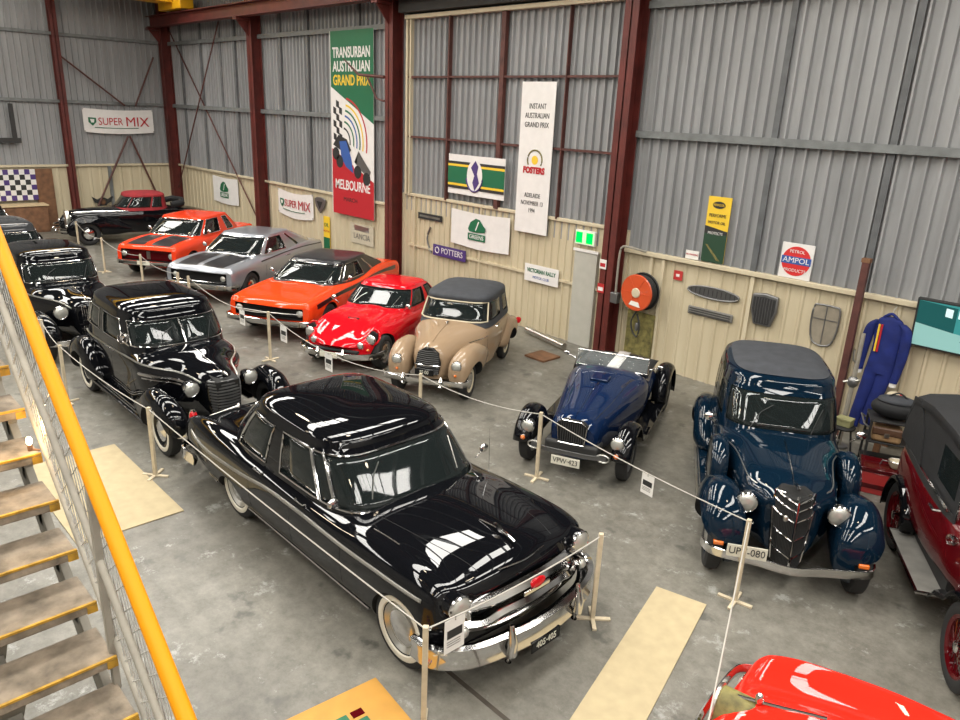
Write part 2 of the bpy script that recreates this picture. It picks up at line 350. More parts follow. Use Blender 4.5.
MB().tube([(0, 0, 0), (-.9, -.12, .05), (-1.5, -.15, .42)], [.04, .035, .015], 8).build('arm', 'rust2', t)
MB().tube([(0, 0, -.55), (-.25, -.04, -.5), (-.6, -.08, .02)], .025, 8).build('stay', 'rust2', t)
# slab joint
struct('trim_%d' % k, MB().box(-4.1, XF, 3.425, 3.465, 0, .003), mat('dirty slab joint', (.05, .04, .03), .8, noise=.3), smooth=0); k += 1
# high bay lamps added out of view under the roof for warm light
def lamp(x, y):
    z = roof_z(y)-.9
    t = thing('added_bay_lamp', 'round high bay lamp added out of view under the roof', 'lamp', (x, y, z), 0, 'added high bay lamps under the roof')
    MB().lathe([(.02, .5), (.08, .45), (.1, .3), (.28, .0), (.275, -.01), (.09, .28), (.02, .3)], axis='z').build('shade', 'steel', t)
    MB().sphere((0, 0, .1), .07).build('bulb', 'lampglow', t)
    MB().cyl((0, 0, .5), (0, 0, .8), .01).build('cord', 'bblack', t)
    ld = bpy.data.lights.new('lamp light', 'POINT'); ld.energy = LAMP_W; ld.color = (1, .84, .62); ld.shadow_soft_size = .25
    lo = bpy.data.objects.new('lamp light', ld); COL.objects.link(lo); lo.parent = t; lo.location = (0, 0, -.12)
for x in (-22.3, -15.2, -8.3, -1.4):
    for y in (6.0, -1.5): lamp(x, y)

# ------------------------------------------------------------------ car building tools
def boolean(o, cutters):
    """subtract closed cutter meshes, bake the result"""
    tmp = []
    for c in cutters:
        m = o.modifiers.new('b', 'BOOLEAN'); m.operation = 'DIFFERENCE'; m.solver = 'EXACT'; m.object = c; tmp.append(c)
    dg = bpy.context.evaluated_depsgraph_get(); dg.update()
    me = bpy.data.meshes.new_from_object(o.evaluated_get(dg)); o.modifiers.clear(); old = o.data; o.data = me
    me.set_sharp_from_angle(angle=math.radians(32))
    for c in tmp: bpy.data.objects.remove(c)
    return o
class Body:
    """closed car shell lofted from stations; x forward"""
    def __init__(s, w, zb, zs, zc, n=3, wb=None, bumps=(), bow=0, bowr=0, xb=(1.0, -1.0), nlow=2.0):
        s.x1 = max(a for a, b in w); s.x0 = min(a for a, b in w)
        s.w, s.zb, s.zs, s.zc, s.n = tabf(w), tabf(zb), tabf(zs), tabf(zc), tabf(n)
        s.wb = tabf(wb) if wb is not None else (lambda x: s.w(x)*.90)
        s.bumps = [(a, b, tabf(c)) for a, b, c in bumps]; s.bow = bow; s.bowr = bowr; s.xb = xb; s.nlow = nlow
    def shift(s, x, y):
        w = max(.05, s.w(x)); q = min(1, abs(y)/w)
        f = max(0, (x-s.xb[0])/(s.x1-s.xb[0])); r = max(0, (s.xb[1]-x)/(s.xb[1]-s.x0))
        return -s.bow*f*f*q**2+s.bowr*r*r*q**2
    def bump(s, x, y): return sum(f(x)*math.exp(-((abs(y)-a)/b)**2) for a, b, f in s.bumps)
    def top(s, x, y):
        w, n = s.w(x), s.n(x); q = min(1, abs(y)/w); h = (1-q**n)**(1/n)
        return s.zs(x)+(s.zc(x)-s.zs(x))*h+s.bump(x, y)*min(1, h*1.6)
    def side(s, x, z):
        w, n, zs, zc, zb = s.w(x), s.n(x), s.zs(x), s.zc(x), s.zb(x)
        if z > zs:
            q = min(.999, (z-zs)/(zc-zs)); return w*(1-q**n)**(1/n)
        q = min(1, (zs-z)/(zs-zb)); return w-(w-s.wb(x))*q**s.nlow
    def P(s, x, y, off=0): return (x+s.shift(x, y), y, s.top(x, y)+off)
    def S(s, x, z, off=.006, sg=1):
        y = s.side(x, z)+off; return (x+s.shift(x, y), sg*y, z)
    def ring(s, x, nt=18):
        w, n, zs, zc, zb, wb = s.w(x), s.n(x), s.zs(x), s.zc(x), s.zb(x), s.wb(x)
        h = [(0, zb), (wb*.6, zb), (wb*.93, zb), (wb, zb+.02)]
        for k in range(1, 6):
            z = zb+.02+(zs-zb-.02)*k/6; h.append((s.side(x, z), z))
        for k in range(nt+1):
            a = PI/2*k/nt; y = w*math.cos(a)**(2/n) if k < nt else 0
            h.append((y, s.top(x, y) if y < w*.9995 else zs))
        full = h+[(-y, z) for y, z in h[-2:0:-1]]
        return [(x+s.shift(x, y), y, z) for y, z in full]
    def xs(s, nx):
        out = []
        for i in range(nx+1):
            t = i/nx; t = t-.11*math.sin(2*PI*t)/1.0*.9; out.append(s.x0+(s.x1-s.x0)*t)
        return out
    def build(s, m, parent, name='body', arches=(), nx=64, extra=()):
        mb = MB(); mb.grid([s.ring(x) for x in s.xs(nx)], True, 0, True, True)
        o = mb.build(name, [m, 'dark'], None, smooth=30)
        cut = []
        for (x, r, yi, zc) in arches:
            for sg in (1, -1):
                cut.append(MB().lathe([(.0001, yi), (r, yi), (r, 1.6), (.0001, 1.6)], (x, 0, zc), 'y', 40, 1, sg).build('cut', [m, 'dark']))
        cut += list(extra)
        if cut: boolean(o, cut)
        o.parent = parent; return o
    def topline(s, pts, m, parent, r=.008, name='trim', off=.004, k=8, prof=None):
        p = catmull([(x, y, 0) for x, y in pts], k); q = [s.P(a.x, a.y, off) for a in p]
        return MB().tube(q, r, 6, prof=prof).build(name, m, parent)
    def sideline(s, pts, m, parent, r=.01, name='side_trim', sides=(1, -1), k=8, prof=None):
        p = catmull([(x, 0, z) for x, z in pts], k)
        for sg in sides: MB().tube([s.S(a.x, a.z, .002, sg) for a in p], r, 6, prof=prof).build(name, m, parent)
    def patch(s, x0, x1, y0, y1, m, parent, name, off=.004, nx=24, ny=10, shape=None):
        rows = []
        for i in range(nx+1):
            x = x0+(x1-x0)*i/nx; a, b = (shape(x) if shape else (y0, y1))
            rows.append([s.P(x, a+(b-a)*j/ny, off) for j in range(ny+1)])
        return MB().grid(rows, False).build(name, m, parent)
def sgnpow(v, p): return math.copysign(abs(v)**p, v)
def cabin(parent, levels, roof_h, m_roof, win=None, m_pillar=None, ws=.9, sides=(), rear=.6, i0=1, i1=5, trim='chrome', slope=0, roof_m=2.4, tw=.011, glass='glass', roof_patch=None, split=False, interior='leather', rear_glass=True, name='roof', seats=(), seatz=.25):
    """greenhouse lofted by height. levels: (z, xf, xr, w, n). window band between level i0 and i1."""
    zs = [l[0] for l in levels]; F = [tabf([(l[0], l[q]) for l in levels]) for q in range(1, 5)]
    zl = []
    nb = 6
    z0, za, zb_, z1 = zs[0], win[0], win[1], zs[-1]
    zl = [z0, (z0+za)/2, za]+[za+(zb_-za)*k/nb for k in range(1, nb+1)]+([zb_+(z1-zb_)*.5, z1] if z1 > zb_+.005 else [])
    ia, ib = 2, 2+nb
    n0 = F[3](za)
    def thx(sx): return math.acos(max(0, abs(sx))**(n0/2)) if sx >= 0 else PI-math.acos(abs(sx)**(n0/2))
    def thy(t): return math.asin(t**(n0/2))
    br = [(0, None)]; th_w = thy(ws); br = [0, th_w]; kinds = ['ws']
    cur = th_w
    for a, b in sides:
        ta, tb = thx(a), thx(b); ta = max(ta, cur+.02)
        br += [ta, tb]; kinds += ['p', 'side']; cur = tb
    if rear_glass: tr = PI-thy(rear); br += [tr, PI]; kinds += ['p', 'rear']
    else: br += [PI]; kinds += ['p']
    th = []; seg = []
    for i in range(len(br)-1):
        n = max(2, int((br[i+1]-br[i])/.11)+1)
        for k in range(n): th.append(br[i]+(br[i+1]-br[i])*k/n); seg.append(kinds[i])
    th.append(PI)
    ths = th+[2*PI-t for t in th[-2:0:-1]]; segs = seg+seg[::-1]; n = len(ths)
    def pt(z, t, sc_=1.0, zz=None, off=0):
        xf, xr, w_, nn = [f(z) for f in F]; c = (xf+xr)/2; a = (xf-xr)/2
        x = c+(a*sc_+off)*sgnpow(math.cos(t), 2/nn); y = (w_*sc_+off)*sgnpow(math.sin(t), 2/nn)
        return (x, y, (z if zz is None else zz)+slope*(x-c))
    V = []; rows = [[pt(z, t) for t in ths] for z in zl]
    body = MB(); gl = MB(); wins = {}
    for i in range(len(zl)-1):
        for j in range(n):
            q = [rows[i][j], rows[i][(j+1) % n], rows[i+1][(j+1) % n], rows[i+1][j]]
            iswin = ia <= i < ib and segs[j] != 'p'
            if iswin: gl.add(q, [(0, 1, 2, 3)])
            else: body.add(q, [(0, 1, 2, 3)], 1 if i < ib and m_pillar else 0)
    # roof dome
    prev = rows[-1]; S_ = [.985, .96, .91, .83, .7, .52, .3, .1]
    for s_ in S_:
        zz = z1+roof_h*(1-s_**roof_m)**(1/roof_m) if s_ < 1 else z1
        r = [pt(z1, t, s_, zz) for t in ths]
        body.grid([prev, r], True); prev = r
    body.add(prev, [tuple(range(n))])
    ro = body.build(name, [m_roof]+([m_pillar] if m_pillar else []), parent, smooth=38)
    # split glass into panes per run
    runs = []; j = 0
    while j < len(seg):
        if seg[j] != 'p':
            k2 = j
            while k2 < len(seg) and seg[k2] == seg[j]: k2 += 1
            runs.append((seg[j], th[j], th[k2] if k2 < len(th) else PI)); j = k2
        else: j += 1
    zw = zl[ia:ib+1]
    def pane(nm, ta, tb, nseg=10):
        rws = [[pt(z, ta+(tb-ta)*k/nseg, 1, None, -.004) for k in range(nseg+1)] for z in zw]
        g_ = MB().grid(rws, False).build(nm, glass, parent, solid=.004)
        bd = [pt(zw[0], ta+(tb-ta)*k/nseg, 1, None, .002) for k in range(nseg+1)]+[pt(z, tb, 1, None, .002) for z in zw[1:]]+[pt(zw[-1], tb+(ta-tb)*k/nseg, 1, None, .002) for k in range(1, nseg+1)]+[pt(z, ta, 1, None, .002) for z in zw[::-1][1:-1]]
        if trim: MB().tube(bd, tw, 6, closed=True).build('window_trim', trim, g_)
        return g_
    for kind, ta, tb in runs:
        if kind == 'ws':
            if split:
                pane('windscreen', .0, tb); pane('windscreen', -tb, .0)
                MB().tube([pt(z, 0, 1, None, .006) for z in zw], .012, 6).build('centre_bar', trim or m_roof, parent)
            else: pane('windscreen', -tb, tb, 24)
        elif kind == 'rear': pane('rear_window', ta, 2*PI-ta, 20)
        else:
            pane('side_window', ta, tb); pane('side_window', -ta, -tb)
    # interior: dark tray and seats
    if interior:
        MB().add([pt(za-.05, t, .97) for t in ths], [tuple(range(n))]).build('interior_floor', 'dark', parent, smooth=0, solid=.01)
        for (x, wd) in seats:
            bb = MB()
            for sy in (wd if isinstance(wd, (list, tuple)) else [0]):
                hw = .24 if isinstance(wd, (list, tuple)) else wd
                bb.box(x-.12, x+.02, sy-hw, sy+hw, za-.06, za+seatz)
            bb.build('seat', interior, parent, bevel=.05, seg=3)
        xw = F[0](za)-.45
        ring = [(xw+.06*math.sin(a), -.34+.19*math.cos(a), za+.08+.17*math.sin(a)) for a in [2*PI*k/20 for k in range(20)]]
        MB().tube(ring, .011, 6, closed=True).tube([ring[0], ring[10]], .008, 6).build('steering_wheel', 'bblack', parent)
    return pt
def wheel(parent, x, y, r, wd, style='steel', rim=None, ww=False, hubm='chrome', rimm=None, zc=None, yaw=0):
    sg = 1 if y > 0 else -1; zc = r if zc is None else zc; rr = rim or r*.62; h = wd/2
    c = (x, y, zc)
    t = MB().lathe([(rr, -h*.8), (rr+.02, -h), (r-.04, -h), (r-.008, -h*.75), (r, -h*.4), (r, h*.4), (r-.008, h*.75), (r-.04, h), (rr+.02, h), (rr, h*.8)], c, 'y', 36, 0, sg).build('wheel', 'tyre', parent)
    if ww: MB().lathe([(rr+.008, h*.86), (rr+.018, h+.004), (r-.082, h+.006), (r-.07, h+.001)], c, 'y', 36, 0, sg).build('whitewall', 'white_wall', t)
    rm = rimm or 'steel'
    if style == 'wire':
        MB().lathe([(rr, -h*.7), (rr-.03, -h*.5), (rr-.03, h*.5), (rr+.005, h*.82)], c, 'y', 36, 0, sg).build('rim', rm, t)
        sp = MB()
        for k in range(28):
            a = 2*PI*k/28; b = a+(.35 if k % 2 else -.35)
            sp.tube([(x+.05*math.cos(b), y+sg*h*(.9 if k % 2 else -.1), zc+.05*math.sin(b)), (x+(rr-.02)*math.cos(a), y+sg*h*.2, zc+(rr-.02)*math.sin(a))], .004, 4)
        sp.build('spokes', rm, t); MB().lathe([(.055, -h*.2), (.055, h*.9), (.04, h*1.1), (.0005, h*1.15)], c, 'y', 16, 0, sg).build('hub', hubm, t)
    else:
        MB().lathe([(rr, h*.85), (rr-.015, h*.7), (rr-.04, h*.45), (rr*.62, h*.62), (rr*.58, h*.6), (.0005, h*.6)], c, 'y', 36, 0, sg).build('rim', rm, t)
        MB().lathe([(rr*.72, h*.58), (rr*.70, h*.80), (rr*.50, h*.98), (rr*.25, h*1.10), (.0005, h*1.13)], c, 'y', 32, 0, sg).build('hubcap', hubm, t)
        if style == 'slots':
            s2 = MB()
            for k in range(10):
                a = 2*PI*k/10; s2.sphere((x+rr*.75*math.cos(a), y+sg*h*.56, zc+rr*.75*math.sin(a)), (.018, .01, .018), 8, 6)
            s2.build('rim_slots', 'dark', t)
    return t
def four_wheels(parent, xf, xr, ty, r, wd, **k):
    for x in (xf, xr):
        for s in (1, -1): wheel(parent, x, s*ty, r, wd, **k)
def lampset(parent, x, y, z, r, depth=.06, body=None, name='headlamp', pod=0, lens='lens', tilt=0, ring='chrome', sym=True):
    for s in ((1, -1) if sym else (1,)):
        if pod:
            o = MB().lathe([(.0005, -pod), (r*.45, -pod*.88), (r*.8, -pod*.55), (r*1.0, -pod*.2), (r*1.03, 0)], (x, s*y, z), 'x').build(name, body or ring, parent)
        else: o = MB().lathe([(r*1.02, -depth), (r*1.06, 0), (r*1.0, .012)], (x, s*y, z), 'x').build(name, body or ring, parent)
        MB().lathe([(r*1.06, -.012), (r*1.08, .006), (r*.98, .016), (r*.92, .01)], (x, s*y, z), 'x').build('lamp_ring', ring, o)
        MB().lathe([(r*.95, .006), (r*.8, .022), (r*.5, .036), (.0005, .043)], (x, s*y, z), 'x').build('lamp_lens', lens, o)
def bumper(parent, path, h=.10, d=.03, z=.42, m='chrome', name='bumper', k=6, guards=()):
    pts = catmull([(a, b, z) for a, b in path], k)
    prof = [(-d*.5, -h/2), (-d*.1, -h*.56), (d*.5, -h*.32), (d*.75, 0), (d*.5, h*.32), (-d*.1, h*.56), (-d*.5, h/2), (-d*.3, 0)]
    # keep the convex face outward
    prof = [(-a if pts[0].y > pts[-1].y else a, b) for a, b in prof]
    o = MB().tube(pts, 1, prof=[(p[0]*-1, p[1]) for p in prof]).build(name, m, parent)
    for gx, gy in guards:
        MB().tube([(gx, gy, z-h*.8), (gx+.035, gy, z-h*.3), (gx+.04, gy, z+h*.4), (gx+.01, gy, z+h*1.2)], [.03, .045, .042, .02], 10).build('overrider', m, o)
    return o
def mirror_x(o): pass
def plate(parent, s, x, y, z, w_=.36, h_=.12, m='plate', rear=False, tilt=0, ink='ink'):
    p = MB().box(-.005, .005, -w_/2, w_/2, -h_/2, h_/2).build('number_plate', m, parent, bevel=.003)
    p.location = (x, y, z); p.rotation_euler = (0, tilt, 0)
    text(s, h_*.82, ink, p, (.007, 0, 0), (PI/2, 0, PI/2), sx=.86)
    return p
def fender_loft(parent, st, m, name='front_fender', arch=None, side=1, n=2.4, seg=28, ny=None):
    """closed bulbous mudguard; st rows: x, yc, zc, ry, rz(top), rz_bottom"""
    fs = [pchip([(r[0], r[q]) for r in st]) for q in range(1, 6)]; x0, x1 = st[0][0], st[-1][0]
    rows = []; N = 34
    for i in range(N+1):
        t = .5-.5*math.cos(PI*i/N); x = x0+(x1-x0)*t; yc, zc, ry, rt, rb = [f(x) for f in fs]; row = []
        for k in range(seg):
            a = 2*PI*k/seg; u = sgnpow(math.cos(a), 2/n); v = sgnpow(math.sin(a), 2/n)
            row.append((x, side*(yc+ry*u), zc+(rt if v > 0 else rb)*v))
        rows.append(row)
    o = MB().grid(rows, True, 0, True, True).build(name, [m, 'dark'], None, smooth=35)
    if arch:
        x, r, yi, zc = arch
        boolean(o, [MB().lathe([(.0001, yi), (r, yi), (r, 1.6), (.0001, 1.6)], (x, 0, zc), 'y', 40, 1, side).build('cut', [m, 'dark'])])
    o.parent = parent; return o
def arc_fender(parent, x, y, z, r, a0, a1, w_, m, name='mudguard', tail=None, crown=.04, skirt=.03, head=None):
    """swept mudguard shell over a wheel; angles in degrees from +x"""
    path = []
    for k in range(17):
        a = math.radians(a0+(a1-a0)*k/16); path.append((x+r*math.cos(a), z+r*math.sin(a)))
    if head: path = list(head)+path
    if tail: path += list(tail)
    rows = []
    P_ = [Vector((a, 0, b)) for a, b in path]
    for i, p in enumerate(P_):
        t = (P_[min(i+1, len(P_)-1)]-P_[max(i-1, 0)]).normalized(); nrm = Vector((t.z, 0, -t.x))
        if nrm.dot(p-Vector((x, 0, z-.1))) < 0: nrm = -nrm
        row = []
        for q in range(13):
            f = -1+2*q/12; off = crown*(1-f*f)-(skirt if abs(f) > .99 else 0)
            row.append(tuple(p+nrm*off+Vector((0, y+f*w_/2, 0))))
        rows.append(row)
    return MB().grid(rows, False).build(name, m, parent, solid=.012)
def door_lines(b, xs, z0, z1, parent, m='dark'):
    for x in xs:
        for sg in (1, -1):
            MB().tube([b.S(x, z0+(z1-z0)*k/6, -.001, sg) for k in range(7)], .004, 4).build('door_seam', m, parent)
def handles(b, pts, parent, m='chrome'):
    for x, z in pts:
        for sg in (1, -1):
            p, q = Vector(b.S(x-.08, z, .03, sg)), Vector(b.S(x+.08, z, .03, sg))
            MB().tube([b.S(x-.08, z, .0, sg), p, q, b.S(x+.08, z, 0, sg)], .009, 6).build('door_handle', m, parent)
def mirror_arm(parent, x, y, z, sides=(1, -1), m='chrome'):
    for s in sides:
        o = MB().tube([(x, s*y, z), (x+.02, s*(y+.08), z+.08)], .008, 6).build('wing_mirror', m, parent)
        MB().sphere((x+.02, s*(y+.1), z+.1), (.03, .06, .05)).build('mirror_glass', m, o)
def wipers(pt, parent, z0, z1, ths=(.25, -.35), m='dullchrome'):
    for t in ths:
        MB().tube([pt(z0, t, 1, None, .012), pt((z0+z1)/2, t+.12, 1, None, .014), pt(z0+(z1-z0)*.75, t+.22, 1, None, .014)], .005, 4).build('wiper', m, parent)

# ------------------------------------------------------------------ cars, largest first
def car_packard():
    t = thing('sedan_car', 'large glossy black 1950s sedan with chrome side spears in the centre foreground', 'car', (-5.63, 4.12, 0), 0)
    b = Body(w=[(-2.90, .84), (-2.82, .90), (-2.5, .95), (-1.8, .975), (0, .98), (1.4, .975), (1.85, .96), (2.01, .93), (2.10, .86)],
             zb=[(-2.90, .46), (-2.4, .34), (-1.9, .25), (1.7, .25), (2.10, .36)], zs=[(-2.90, .62), (-2.2, .66), (0, .70), (2.0, .66), (2.10, .60)],
             zc=[(-2.90, .72), (-2.78, .79), (-2.4, .88), (-1.9, .93), (-1.2, .975), (.5, .975), (.9, .99), (1.7, .955), (1.98, .91), (2.07, .85), (2.10, .78)],
             n=[(-2.90, 4.0), (0, 3.8), (1.0, 4.0), (2.10, 4.0)], nlow=3, wb=[(-2.90, .78), (-2.3, .88), (1.8, .90), (2.10, .80)],
             bumps=[(.84, .13, [(-2.90, .06), (-2.7, .09), (-2.2, .07), (-1.0, .0), (.6, .0), (1.3, .03), (1.8, .05), (2.0, .05), (2.10, .03)]), (0, .50, [(.2, 0), (1.0, .045), (1.8, .07), (2.10, .03)]), (0, .55, [(-2.90, 0), (-2.3, .05), (-1.7, .03), (-1, 0)])],
             bow=.10, bowr=.06)
    grille_cut = MB().box(1.88, 2.5, -.60, .60, .50, .70).build('cut', ['black', 'dark']); grille_cut.data.polygons.foreach_set('material_index', [1]*6)
    b.build('black', t, arches=[(1.55, .385, .62, .30), (-1.55, .33, .66, .19)], extra=[grille_cut])
    pt = cabin(t, [(.86, .84, -1.90, .88, 5), (.97, .74, -1.84, .86, 5), (1.38, .34, -1.50, .77, 4.6), (1.42, .29, -1.45, .75, 4.4)], .15, 'black', win=(.965, 1.375), ws=.945, sides=((.78, .585), (.565, .02), (-.02, -.70)), rear=.84, seats=((.05, .60), (-.85, .60)), roof_m=3.0, tw=.013, seatz=.18)
    # dash cards seen through the screen
    MB().box(.30, .42, -.45, -.30, 1.06, 1.07).build('dash_card', 'greenint', t)
    MB().box(.30, .40, -.26, -.10, 1.06, 1.065).build('dash_card', 'paper', t)
    b.sideline([(-2.74, .84), (-2.55, .76), (-2.17, .685), (-1.6, .70), (-1.17, .73), (-.63, .79), (-.2, .80), (.14, .80), (.75, .79), (1.32, .80), (1.9, .80)], 'dullchrome', t, .019)
    b.sideline([(-2.2, .31), (-1.95, .30)], 'chrome', t, .01, 'sill_trim')
    b.sideline([(-1.15, .30), (1.1, .30)], 'chrome', t, .012, 'sill_trim')
    door_lines(b, (.72, -.18, -1.02), .30, 1.0, t)
    handles(b, ((-.02, .88), (-.85, .88)), t)
    for s in (1, -1):
        wheel(t, 1.55, s*.85, .365, .18, ww=True, rimm='dullchrome', rim=.228); wheel(t, -1.55, s*.78, .365, .18, ww=True, rimm='dullchrome', rim=.228)
    # rear wing lamps
    for s in (1, -1):
        o = MB().sphere((-2.76, s*.80, .80), (.05, .05, .09)).build('tail_lamp', 'red', t)
        MB().tube(catmull([(-2.72, s*.80, .90), (-2.82, s*.80, .86), (-2.85, s*.80, .76), (-2.80, s*.80, .68)], 5), .02, 6).build('lamp_ring', 'chrome', o)
    lampset(t, 2.08, .75, .78, .105, .2, 'black')
    lampset(t, 2.12, .74, .575, .05, .12, 'chrome', 'parking_lamp')
    # heavy grille: surround, centre bar, teeth
    g = MB().tube(catmull([(2.02, -.66, .72), (2.13, -.42, .745), (2.18, 0, .775), (2.13, .42, .745), (2.02, .66, .72)], 8), 1, prof=[(-.03, -.045), (.03, -.045), (.06, .0), (.03, .04), (-.03, .045)]).build('grille_surround', 'chrome', t)
    MB().tube(catmull([(2.00, -.70, .58), (2.11, -.54, .58), (2.16, -.36, .635), (2.19, 0, .645), (2.16, .36, .635), (2.11, .54, .58), (2.00, .70, .58)], 8), 1, prof=[(-.03, -.055), (.04, -.045), (.07, 0), (.04, .035), (-.03, .045)]).build('grille_bar', 'chrome', g)
    MB().tube(catmull([(2.01, -.66, .50), (2.11, -.40, .49), (2.15, 0, .49), (2.11, .40, .49), (2.01, .66, .50)], 8), .034, 8).build('grille_bar', 'chrome', g)
    for s in (1, -1): MB().tube([(2.03, s*.64, .70), (2.06, s*.62, .54)], .04, 8).build('grille_post', 'chrome', g)
    MB().sphere((2.235, 0, .775), (.02, .09, .05)).build('badge', 'red', g)
    MB().box(2.215, 2.235, -.16, .16, .69, .735).build('badge_bar', 'chrome', g, bevel=.008)
    bumper(t, [(1.80, -.97), (2.02, -.94), (2.20, -.70), (2.29, -.3), (2.31, 0), (2.29, .3), (2.20, .70), (2.02, .94), (1.80, .97)], .18, .12, .40, guards=((2.33, .42), (2.33, -.42)))
    bumper(t, [(-2.4, -.97), (-2.78, -.94), (-2.90, -.5), (-2.92, 0), (-2.90, .5), (-2.78, .94), (-2.4, .97)], .14, -.05, .42)
    plate(t, '405·405', 2.37, 0, .27, .36, .11, 'black', ink='plate')
    # bonnet mascot and flash
    o = MB().tube(catmull([(1.5, 0, b.top(1.5, 0)+.005), (1.78, 0, b.top(1.78, 0)+.035), (1.94, 0, b.top(1.94, 0)+.04)], 5), [.006]*5+[.014]*6, 8).build('bonnet_mascot', 'chrome', t)
    MB().prism([(1.86, b.top(1.8, 0)+.02), (1.72, b.top(1.8, 0)+.08), (1.68, b.top(1.8, 0)+.07), (1.76, b.top(1.8, 0)+.02)], -.012, .012).build('mascot_wing', 'chrome', o)
    b.topline([(2.04, -.28), (2.06, 0), (2.04, .28)], 'chrome', t, .007, 'bonnet_lettering')
    for y in (.45, -.45): b.topline([(.85, y*1.35), (1.4, y*1.2), (1.98, y)], 'dark', t, .003, 'bonnet_seam', off=.0)
    b.topline([(.95, -.76), (1.12, -.75), (1.3, -.745)], 'chrome', t, .006, 'fender_flash')
    MB().tube([(.82, .78, .98), (.78, .80, 1.45)], .003, 4).build('aerial', 'chrome', t)
    mirror_arm(t, .55, .84, 1.02)
    wipers(pt, t, 1.06, 1.38)
    return t
def prewar_sedan(t, col, wf=1.5, wr=-1.5, scale=1, screen=(.38, 1.15), roof=None, split=True, grille='bars', patch=None, nose=1.85, ww=True, tail=-2.35, glass='glass', lamp_x=1.52, lamp_y=.42, lamp_z=.86, bodyw=.72, fend=None, roofz=1.52, roof_h=.17, fw=.80, sides=((.60, .02), (-.06, -.52), (-.58, -.78)), spare=False, rimm=None, belt=True, hood_w=.36, trimm='chrome', pods='black', npl=2.6, grille_z=(.42, 1.02), rtop=.34):
    zb0 = 1.12
    b = Body(w=[(tail, .30), (tail+.12, .45), (tail+.6, bodyw*.93), (-1.0, bodyw), (screen[0], bodyw*.97), (screen[0]+.35, bodyw*.80), (1.1, hood_w+.05), (nose-.2, hood_w*.82), (nose-.04, hood_w*.66), (nose, hood_w*.55)],
             zb=[(tail, .50), (tail+.5, .34), (nose-.6, .34), (nose, .38)], zs=[(tail, .62), (-1.3, .80), (0, .85), (nose, .80)],
             zc=[(tail, .72), (tail+.12, .86), (tail+.5, 1.06), (-1.2, 1.16), (screen[0]+.2, 1.15), (1.0, 1.11), (nose-.3, 1.06), (nose-.06, 1.0), (nose, .93)],
             n=[(tail, 2.2), (-.5, 3.6), (.6, 2.6), (nose, 2.0)], wb=[(tail, .25), (-1.3, bodyw*.96), (0, bodyw*.96), (1, hood_w), (nose, hood_w*.45)], bow=.10)
    b.build(col, t)
    xw = screen[0]
    x_r = tail+.42
    pt = cabin(t, [(1.0, xw+.10, x_r, bodyw*.985, 4), (1.13, xw+.03, x_r+.05, bodyw*.98, 4), (roofz-.02, xw-.24, x_r+rtop-.05, bodyw*.92, 4), (roofz+.03, xw-.28, x_r+rtop, bodyw*.90, 4)], roof_h, col, win=(1.16, roofz-.04), ws=.90, sides=sides, rear=.42, split=split, trim=trimm, seats=((-.25, .5), (-1.15, .5)), tw=.009, roof_m=2.7, seatz=.16)
    fend = fend or [(wf-.95, fw-.08, .45, .10, .06, .10), (wf-.6, fw-.05, .50, .14, .20, .2), (wf-.2, fw-.03, .50, .17, .38, .22), (wf+.1, fw-.04, .50, .18, .37, .22), (wf+.32, fw-.07, .52, .17, .24, .20), (wf+.42, fw-.09, .52, .11, .12, .12), (wf+.45, fw-.1, .52, .03, .03, .03)]
    for s in (1, -1):
        fender_loft(t, fend, col, 'front_fender', (wf, .39, .30+.30, .33), s)
        fender_loft(t, [(wr-.72, fw-.08, .48, .03, .03, .04), (wr-.66, fw-.07, .48, .12, .14, .12), (wr-.35, fw-.05, .50, .18, .34, .2), (wr, fw-.04, .50, .19, .40, .2), (wr+.3, fw-.05, .48, .18, .32, .2), (wr+.55, fw-.07, .42, .12, .12, .12), (wr+.62, fw-.08, .40, .04, .03, .04)], col, 'rear_fender', (wr, .36, .62, .33), s)
        rbx = MB().box(wr+.35, wf-.5, min(s*(bodyw-.12), s*(fw+.06)), max(s*(bodyw-.12), s*(fw+.06)), .29, .33).build('running_board', col, t, bevel=.01)
        for y in (.80, .84): MB().box(wr+.45, wf-.6, min(s*y, s*(y+.012)), max(s*y, s*(y+.012)), .33, .337).build('board_strip', 'dullchrome', rbx)
    four_wheels(t, wf, wr, fw-.06, .36, .16, ww=ww, rimm=rimm or col)
    if belt: b.sideline([(tail+.6, .92), (-1, .97), (.3, .99), (1.2, .95), (nose-.15, .90)], 'dullchrome', t, .013, 'belt_trim')
    handles(b, ((-.35, .98), (-.55, .98)), t); door_lines(b, (.32, -.45, -1.2), .38, 1.1, t)
    for y in (0,): b.topline([(xw+.2, 0), (nose-.1, 0)], 'chrome', t, .006, 'bonnet_strip')
    wipers(pt, t, 1.17, roofz-.06, (.2, -.25), 'bblack')
    return b, pt
